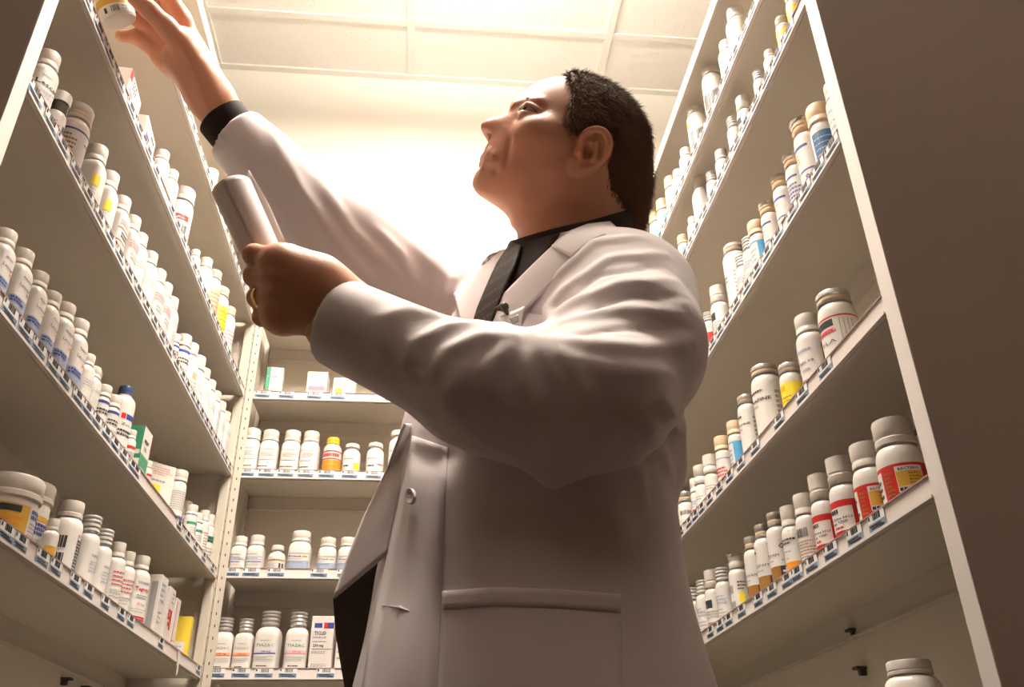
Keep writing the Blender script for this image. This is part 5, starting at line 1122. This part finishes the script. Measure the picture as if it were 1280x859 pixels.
# ---- far hand (right) gripping the bottle on the fourth shelf
def hand_far(p):
    d = rc(p, P(300, 172, 1.265), P(262, 120, 1.255), .0300, .0270)
    d = smin(d, rc(p, P(262, 120, 1.255), P(232, 74, 1.242), .0270, .0300), .03)
    d = smin(d, rc(p, P(250, 95, 1.235), P(228, 50, 1.215), .020, .0190), .02)            # thumb side
    d = smin(d, rc(p, P(248, 100, 1.265), P(208, 72, 1.262), .022, .0180), .02)            # little-finger side
    d = smin(d, rc(p, P(252, 88, 1.262), P(222, 22, 1.250), .020, .0170), .02)
    thumb = chain(p, PD([(232, 62, 1.212), (208, 34, 1.188), (186, 12, 1.172), (168, -2, 1.160)]), [.0175, .0140, .0120, .0098], .006)
    index = chain(p, PD([(226, 26, 1.245), (204, -14, 1.235), (176, -26, 1.215), (156, -18, 1.200)]), [.0155, .0125, .0105, .0090], .004)
    middle = chain(p, PD([(216, 30, 1.262), (196, 0, 1.262), (174, -6, 1.240), (156, 2, 1.222)]), [.0150, .0125, .0105, .0090], .004)
    ring = chain(p, PD([(212, 58, 1.262), (190, 36, 1.262), (172, 24, 1.245), (157, 20, 1.232)]), [.0145, .0118, .0100, .0088], .004)
    little = chain(p, PD([(210, 80, 1.258), (188, 58, 1.262), (168, 46, 1.258), (152, 45, 1.250)]), [.0140, .0112, .0098, .0086], .004)
    for e in (thumb, index, middle, ring, little): d = smin(d, e, .008)
    for a, b in (((262, 130, 1.228), (236, 66, 1.205)), ((272, 128, 1.236), (250, 80, 1.220))): d = smin(d, rc(p, P(*a), P(*b), .0045, .0060), .014)
    d = smax(d, -rc(p, P(207, 55, 1.190), P(224, 92, 1.205), .0016, .0016), .006)
    return d
c1 = P(225, 70, 1.24)
gv, gq = surface(hand_far, c1 - .20, c1 + .20, .0018, margin=1.5); BODY.append((gv, gq, np.zeros(len(gq), int)))
# ---- hidden core of the body under the clothes, so the figure is whole
def core(p):
    d = torso(p, .03); d = smin(d, shoulders(p, .022), .05)
    d = smin(d, chain(p, [ShL, ElL, CuL, P(425, 388, .892)], [.050, .042, .030, .028], .02), .03); d = smin(d, chain(p, [ShR, ElR, CuR], [.048, .040, .029], .02), .03)
    d = smin(d, rc(p, neck_b, NB + V(0, 0, -.03), .055, .055), .03)
    hip = V(.10, .93, -.02)
    for s in (1, -1): d = smin(d, chain(p, [hip + Lh * .10 * s, hip + Lh * .11 * s + V(0, 0, -.42), hip + Lh * .115 * s + V(.01, 0, -.80)], [.085, .058, .040], .03), .04)
    return smax(d, p[:, 2] * 0 + (p[:, 2] - .72), .01)
bv, bq = surface(core, (-.42, .58, -.86), (.46, 1.42, 1.02), .010, margin=1.5); BODY.append((bv, bq, np.zeros(len(bq), int)))
n = 0; vv = []; qq = []; mm = []
for v, q, m in BODY: vv.append(v); qq.append(q + n); mm.append(m); n += len(v)
pm('body', np.concatenate(vv), np.concatenate(qq), [M['skin'], M['lip']], mi=np.concatenate(mm))
# wedding ring
def ring_mesh():
    c = (P(346, 368, .870) + P(323, 372, .886)) / 2 + (P(323, 372, .886) - P(346, 368, .870)) * .28; ax = nrm(P(323, 372, .886) - P(346, 368, .870))
    a = nrm(np.cross(ax, V(0, 0, 1))); b = np.cross(ax, a); mb = MB(); n = 40; vs = []
    for k in range(n):
        t = 2 * PI * k / n; e = a * math.cos(t) + b * math.sin(t)
        for r, h in ((.0116, -.0026), (.0128, -.0022), (.0132, 0), (.0128, .0022), (.0116, .0026)): vs.append(c + e * r + ax * h - PO)
    mb.add(vs, [(k * 5 + j, ((k + 1) % n) * 5 + j, ((k + 1) % n) * 5 + (j + 1) % 5, k * 5 + (j + 1) % 5) for k in range(n) for j in range(5)], 0, True)
    return mb.build('wedding_ring', M['gold_ring'], person)
ring_mesh()

# ---- shirt: collar band round the neck, cuff at the far wrist
def shirt(p):
    d = smin(torso(p, .010), shoulders(p, .012), .05)
    col = rc(p, P(706, 270, 1.115), P(702, 335, 1.09), .0610, .072); col = smin(col, rc(p, P(738, 250, 1.12), P(735, 330, 1.09), .054, .064), .03)
    pn = nrm(P(640, 300, 1.07) - P(650, 300, 1.15)); up = nrm(camv(-.267, .964, .12)); top = (p - P(700, 286, 1.04)) @ up
    col = smax(col, top, .004); d = smin(d, col, .03)
    return smax(d, -smax(rc(p, neck_a, neck_b, .060, .064), -((p - P(700, 300, 1.05)) @ up), .004), .003)
sv_, sq2 = surface(shirt, (-.10, .62, .10), (.42, 1.25, .80), .0035, margin=1.5); pm('shirt', sv_, sq2, M['shirt'])
def cuff(p):
    a = CuR - cutRd * .01; b = P(276, 146, 1.262); ax = nrm(b - a); d = rc(p, a - ax * .05, b + ax * .01, .0368, .0368); d = smax(d, (p - b) @ ax, .002)
    return smax(d, -rc(p, b - ax * .02, b + ax * .05, .0325, .0325), .002)
a_ = P(285, 158, 1.262); qv, qf = surface(cuff, a_ - .075, a_ + .075, .0018); pm('shirt_cuff', qv, qf, M['shirt'])

# ---- flat pieces of cloth laid on the coat
def coons(fn, corners, nu_, nv_, off, d0=.5, bulge=None, sag=0):
    """grid over four pixel corners (or two polylines), dropped on a surface"""
    A, Bp = corners
    def at(pl, t):
        pl = np.array(pl, float); s = np.concatenate([[0], np.cumsum(np.hypot(*np.diff(pl, axis=0).T))]); s /= s[-1]
        return np.array([np.interp(t, s, pl[:, 0]), np.interp(t, s, pl[:, 1])]).T
    t = np.linspace(0, 1, nu_ + 1); a = at(A, t); b = at(Bp, t); g = []
    for j in range(nv_ + 1): k = j / nv_; g.append(a * (1 - k) + b * k)
    uv = np.concatenate(g); pts = march(fn, uv, d0, off=off)
    fs = np.array([[j * (nu_ + 1) + i, j * (nu_ + 1) + i + 1, (j + 1) * (nu_ + 1) + i + 1, (j + 1) * (nu_ + 1) + i] for j in range(nv_) for i in range(nu_)])
    return pts, fs
def cloth(name, pts, fs, m, parent, thick=.0022, loc=None):
    o = npmesh(name, pts - PO, fs, m, parent); s = o.modifiers.new('s', 'SOLIDIFY'); s.thickness = thick; s.offset = 0; return o
def tcoat(p): return torso_only(p) - folds(p) * .8
# tie
def grid_pts(A, B, nu_, nv_, dA, dB):
    out = []
    for j in range(nv_ + 1):
        for i in range(nu_ + 1):
            t = i / nu_; k = j / nv_
            a = [np.interp(t, np.linspace(0, 1, len(A)), [q[c] for q in A]) for c in range(2)]; b = [np.interp(t, np.linspace(0, 1, len(B)), [q[c] for q in B]) for c in range(2)]
            out.append(P(a[0] * (1 - k) + b[0] * k, a[1] * (1 - k) + b[1] * k, np.interp(t, np.linspace(0, 1, len(dA)), dA) * (1 - k) + np.interp(t, np.linspace(0, 1, len(dB)), dB) * k))
    fs = np.array([[j * (nu_ + 1) + i, j * (nu_ + 1) + i + 1, (j + 1) * (nu_ + 1) + i + 1, (j + 1) * (nu_ + 1) + i] for j in range(nv_) for i in range(nu_)])
    return np.array(out), fs
# chest opening: shirt front, tie, lapels, collar
pts, fs = coons(torso_only, ([(638, 308), (622, 335), (606, 368), (592, 400)], [(700, 292), (672, 330), (650, 362), (625, 400)]), 24, 14, .0035)
cloth('shirt_front', pts, fs, M['shirt'], person)
pts, fs = coons(torso_only, ([(640, 304), (622, 330), (612, 352), (598, 385), (590, 410)], [(652, 308), (644, 334), (634, 356), (622, 388), (612, 414)]), 30, 8, .010)
o = cloth('necktie', pts, fs, [M['tie'], M['tie2']], person, .004)
mi_ = np.array([1 if ((i % 30) + (i // 30)) % 5 in (0,) else 0 for i in range(len(fs))]); o.data.polygons.foreach_set('material_index', mi_.astype(np.int32))
# near lapel and collar
pts, fs = coons(torso_only, ([(704, 296), (668, 330), (636, 362), (606, 392), (588, 412)], [(742, 300), (722, 318), (700, 345), (664, 380), (620, 415)]), 30, 12, .009)
cloth('lapel', pts, fs, M['coat'], coat_o, .003)
pts, fs = coons(lambda p: smin(torso_only(p), neck(p) - .012, .02), ([(762, 278), (735, 281), (712, 290), (690, 308)], [(778, 292), (752, 296), (735, 306), (716, 322)]), 24, 10, .012)
cloth('collar', pts, fs, M['coat'], coat_o, .003)
# far lapel
pts, fs = coons(torso_only, ([(640, 310), (622, 340), (606, 372), (592, 404)], [(612, 318), (590, 345), (568, 368), (576, 400)]), 24, 10, .009)
cloth('lapel', pts, fs, M['coat'], coat_o, .003)
# hip pocket, its hem; chest pocket
def pocket(poly_top, poly_bot, name, off=.0022):
    pts, fs = coons(coat, (poly_top, poly_bot), 30, 22, off); return cloth(name, pts, fs, M['coat'], coat_o, .003)
pk = pocket([(554, 740), (620, 735), (700, 738), (776, 744)], [(546, 900), (620, 905), (700, 905), (778, 900)], 'hip_pocket')
pts, fs = coons(coat, ([(554, 739), (620, 734), (700, 737), (776, 743)], [(553, 762), (620, 757), (700, 760), (776, 766)]), 30, 3, .0042); cloth('pocket_hem', pts, fs, M['coat'], pk, .0012)
pts, fs = coons(torso_only, ([(660, 392), (690, 396)], [(640, 440), (680, 440)]), 8, 8, .0075); cloth('chest_pocket', pts, fs, M['coat'], coat_o, .002)
# front placket
pts, fs = coons(coat, ([(516, 545), (508, 590), (494, 650), (478, 730), (463, 800), (450, 880)], [(560, 560), (556, 620), (553, 700), (550, 780), (548, 840), (545, 880)]), 40, 6, .0014)
cloth('front_placket', pts, fs, M['coat'], coat_o, .0022)
# button and buttonhole
bc_ = march(coat, [(515, 621)], off=.006)[0]; bn = nrm(march(coat, [(515, 611)], off=.006)[0] - march(coat, [(515, 631)], off=.006)[0]); bt = nrm(march(coat, [(525, 621)], off=.006)[0] - march(coat, [(505, 621)], off=.006)[0]); nb2 = nrm(np.cross(bn, bt))
if nb2 @ bc_ > 0: nb2 = -nb2
mb = MB(); n = 32; rows = [(.0001, .0026), (.006, .0026), (.0068, .0030), (.0086, .0034), (.0095, .0024), (.0092, .0)]; vs = []
for r, h in rows:
    for k in range(n): t = 2 * PI * k / n; vs.append(bc_ - PO + (bt * math.cos(t) + bn * math.sin(t)) * r + nb2 * h)
mb.add(vs, [(j * n + k, j * n + (k + 1) % n, (j + 1) * n + (k + 1) % n, (j + 1) * n + k) for j in range(len(rows) - 1) for k in range(n)], 0, True)
for sx in (-1, 1):
    for sy in (-1, 1):
        cc = bc_ - PO + bt * .0022 * sx + bn * .0022 * sy + nb2 * .00275; mb.add([cc + (bt * math.cos(t) + bn * math.sin(t)) * .0009 for t in np.linspace(0, 2 * PI, 9)[:-1]], [tuple(range(8))], 1)
mb.build('button', [M['button'], M['slot']], coat_o)
bh = march(coat, [(478, 757), (500, 760), (512, 764)], off=.0022)
v_, q_ = surface(lambda p: chain(p, list(bh), [.0008, .0016, .0008], .002), bh.min(0) - .01, bh.max(0) + .01, .0008); npmesh('buttonhole', v_ - PO, q_, M['coat'], coat_o)
# far front panel of the coat, hanging open, and a dark sheet painting the shade inside it
edg = [(514, 530), (508, 565), (502, 610), (495, 650), (487, 690)]; dd = [float(-(RW.T @ q)[2]) + .004 for q in march(coat, edg)]
pts, fs = grid_pts(edg, [(506, 530), (484, 586), (454, 650), (432, 705), (417, 748)], 24, 12, dd, [.93, .96, .96, .95, .94])
cloth('open_front_panel', pts, fs, M['coat'], coat_o, .003)
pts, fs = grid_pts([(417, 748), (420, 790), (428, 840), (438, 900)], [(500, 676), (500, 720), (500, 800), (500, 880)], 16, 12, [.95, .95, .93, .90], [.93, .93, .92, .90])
cloth('shaded_coat_inside', pts, fs, M['trouser'], coat_o, .003)  # dark trouser colour stands in for shade on the coat's inner side
# name badge with its clip on the chest
bp = march(torso_only, [(640, 402)], off=.016)[0]
def patch(name, poly, off, m, parent, thick=.0012, fn=torso_only):
    pts, fs = coons(fn, poly, 6, 6, off); return cloth(name, pts, fs, m, parent, thick)
badge = empty('name_badge', tuple(bp)); tag(badge, 'small white name badge clipped to the chest of the white lab coat', 'badge')
PO_save = PO; PO = bp
card = patch('badge_card', ([(625, 396), (656, 383)], [(632, 424), (650, 410)]), .016, M['paper'], badge)
patch('badge_print', ([(636, 398), (648, 393)], [(641, 406), (648, 402)]), .0175, M['grey'], card, .0004)
patch('badge_print', ([(630, 410), (637, 406)], [(633, 418), (639, 414)]), .0175, M['pink'], card, .0004)
v_, q_ = surface(lambda p: smin(rc(p, march_c[0], march_c[1], .0045, .0035), rc(p, march_c[1], march_c[2], .003, .002), .002), bp - .05, bp + .06, .0012) if False else (None, None)
mc = march(torso_only, [(620, 386), (630, 384), (634, 392)], off=.018)
v_, q_ = surface(lambda p: smin(rc(p, mc[0], mc[1], .0022, .0052), rc(p, mc[1], mc[2], .0042, .002), .002), mc.min(0) - .012, mc.max(0) + .012, .0009); npmesh('badge_clip', v_ - PO, q_, M['neckdark'], badge)
PO = PO_save
# ---- trousers and shoes down to the floor
def legs(p):
    d = None; hip = V(.10, .93, -.02)
    for s in (1, -1):
        e = chain(p, [hip + Lh * .10 * s, hip + Lh * .11 * s + V(0, 0, -.42), hip + Lh * .115 * s + V(.01, 0, -.80)], [.105, .080, .062], .03); d = e if d is None else smin(d, e, .03)
    return smax(d, -(p[:, 2] - (FLOOR + .045)), .01)
v_, q_ = surface(legs, (-.2, .6, -.88), (.4, 1.25, .12), .008); pm('trousers', v_, q_, M['trouser'])
for s in (1, -1):
    a = V(.10, .93, FLOOR) + Lh * .115 * s
    def shoe(p, a=a):
        d = smin(rc(p, a + V(0, 0, .045) - Fh * .06, a + V(0, 0, .040) + Fh * .05, .040, .042), rc(p, a + V(0, 0, .035) + Fh * .05, a + V(0, 0, .030) + Fh * .15, .042, .034), .03)
        d = smin(d, rc(p, a + V(0, 0, .05), a + V(0, 0, .10), .038, .042), .02); return smax(d, -(p[:, 2] - FLOOR - .002), .004)
    v_, q_ = surface(shoe, a - V(.25, .25, .01), a + V(.25, .25, .16), .006); pm('shoe', v_, q_, M['blackshoe'])

# ---- rolled paper in the fist
pr = empty('paper_roll', tuple(P(325, 290, .925))); tag(pr, 'white sheet of paper rolled into a tube held in the lower fist', 'paper')
ra, rb = P(290, 236, .955), P(352, 372, .905); ax = nrm(rb - ra); e1v = nrm(np.cross(ax, V(0, 1, 0))); e2v = np.cross(ax, e1v); Lr = np.linalg.norm(rb - ra)
tow = -nrm(ra)          # towards the camera
nT, nA = 90, 24; vs = []
for i in range(nT + 1):
    t = i / nT; ang = t * 2 * PI * 2.3; r = .0205 + .0016 * t
    for j in range(nA + 1):
        k = j / nA; rr2 = r * (1 - .12 * k); vs.append(ra + ax * Lr * k + (e1v * math.cos(ang) + e2v * math.sin(ang)) * rr2 - P(325, 290, .925))
fs = np.array([[i * (nA + 1) + j, i * (nA + 1) + j + 1, (i + 1) * (nA + 1) + j + 1, (i + 1) * (nA + 1) + j] for i in range(nT) for j in range(nA)])
o = npmesh('tube', np.array(vs), fs, M['sheet'], pr); s = o.modifiers.new('s', 'SOLIDIFY'); s.thickness = .0004
pts, fs = grid_pts([(300, 240), (318, 275), (338, 318)], [(311, 212), (336, 255), (357, 302)], 12, 6, [.955, .945, .925], [.965, .955, .935])
o = npmesh('loose_edge', pts - P(325, 290, .925), fs, M['sheet'], pr); s = o.modifiers.new('s', 'SOLIDIFY'); s.thickness = .0005
# ---- bottle being lifted from the fourth shelf
hb_ = empty('pill_bottle', tuple(P(150, 27, 1.185))); tag(hb_, 'small gold-labelled bottle gripped by the raised hand at top left', 'bottle')
axb = nrm(P(128, -35, 1.185) - P(150, 27, 1.185))
q = Vector(axb).to_track_quat('Z', 'Y'); hb_.rotation_euler = q.to_euler()
r_, h_ = .0225, .070
mb = MB(); loft(mb, [(0, .0012, 0), (.84, 0, 0), (.95, .001, 0), (1, .005, 0), (1, h_ * .72, 0), (.95, h_ * .78, 0), (.78, h_ * .82, 0), (.74, h_ * .84, 0)], r_, 0, 44); mb.build('body', M['white'], hb_)
mb = MB(); loft(mb, [(.84, h_ * .83, 0), (.88, h_ * .84, 0), (.88, h_ * .98, 0), (.82, h_, 0)], r_, 0, 44, rib=.02, ribfrom=(h_ * .85, h_ * .97)); mb.build('cap', M['capw'], hb_)
# turn the label towards the aisle: find the angle of the camera side in the bottle's own frame
tc = q.inverted() @ Vector(tow); a0 = math.atan2(tc.y, tc.x) + PI / 2
Lb = LabelB(Wrap(r_, 0), .004, .050, None); s0 = (a0 % (2 * PI)) * r_
Lb.rect(s0 - .034, s0 + .034, 0, 1, 'paper', .0003); Lb.rect(s0 - .030, s0 + .030, .26, .48, 'gold', .0006); Lb.bars(s0 - .004, s0 + .006, .02, .20); Lb.rect(s0 - .014, s0 - .010, .02, .18, 'ink', .0008); Lb.lines(s0 - .024, s0 + .026, .54, .80, 3, 'grey'); Lb.lines(s0 + .010, s0 + .026, .03, .20, 2, 'grey', .6)
Lb.build(hb_)
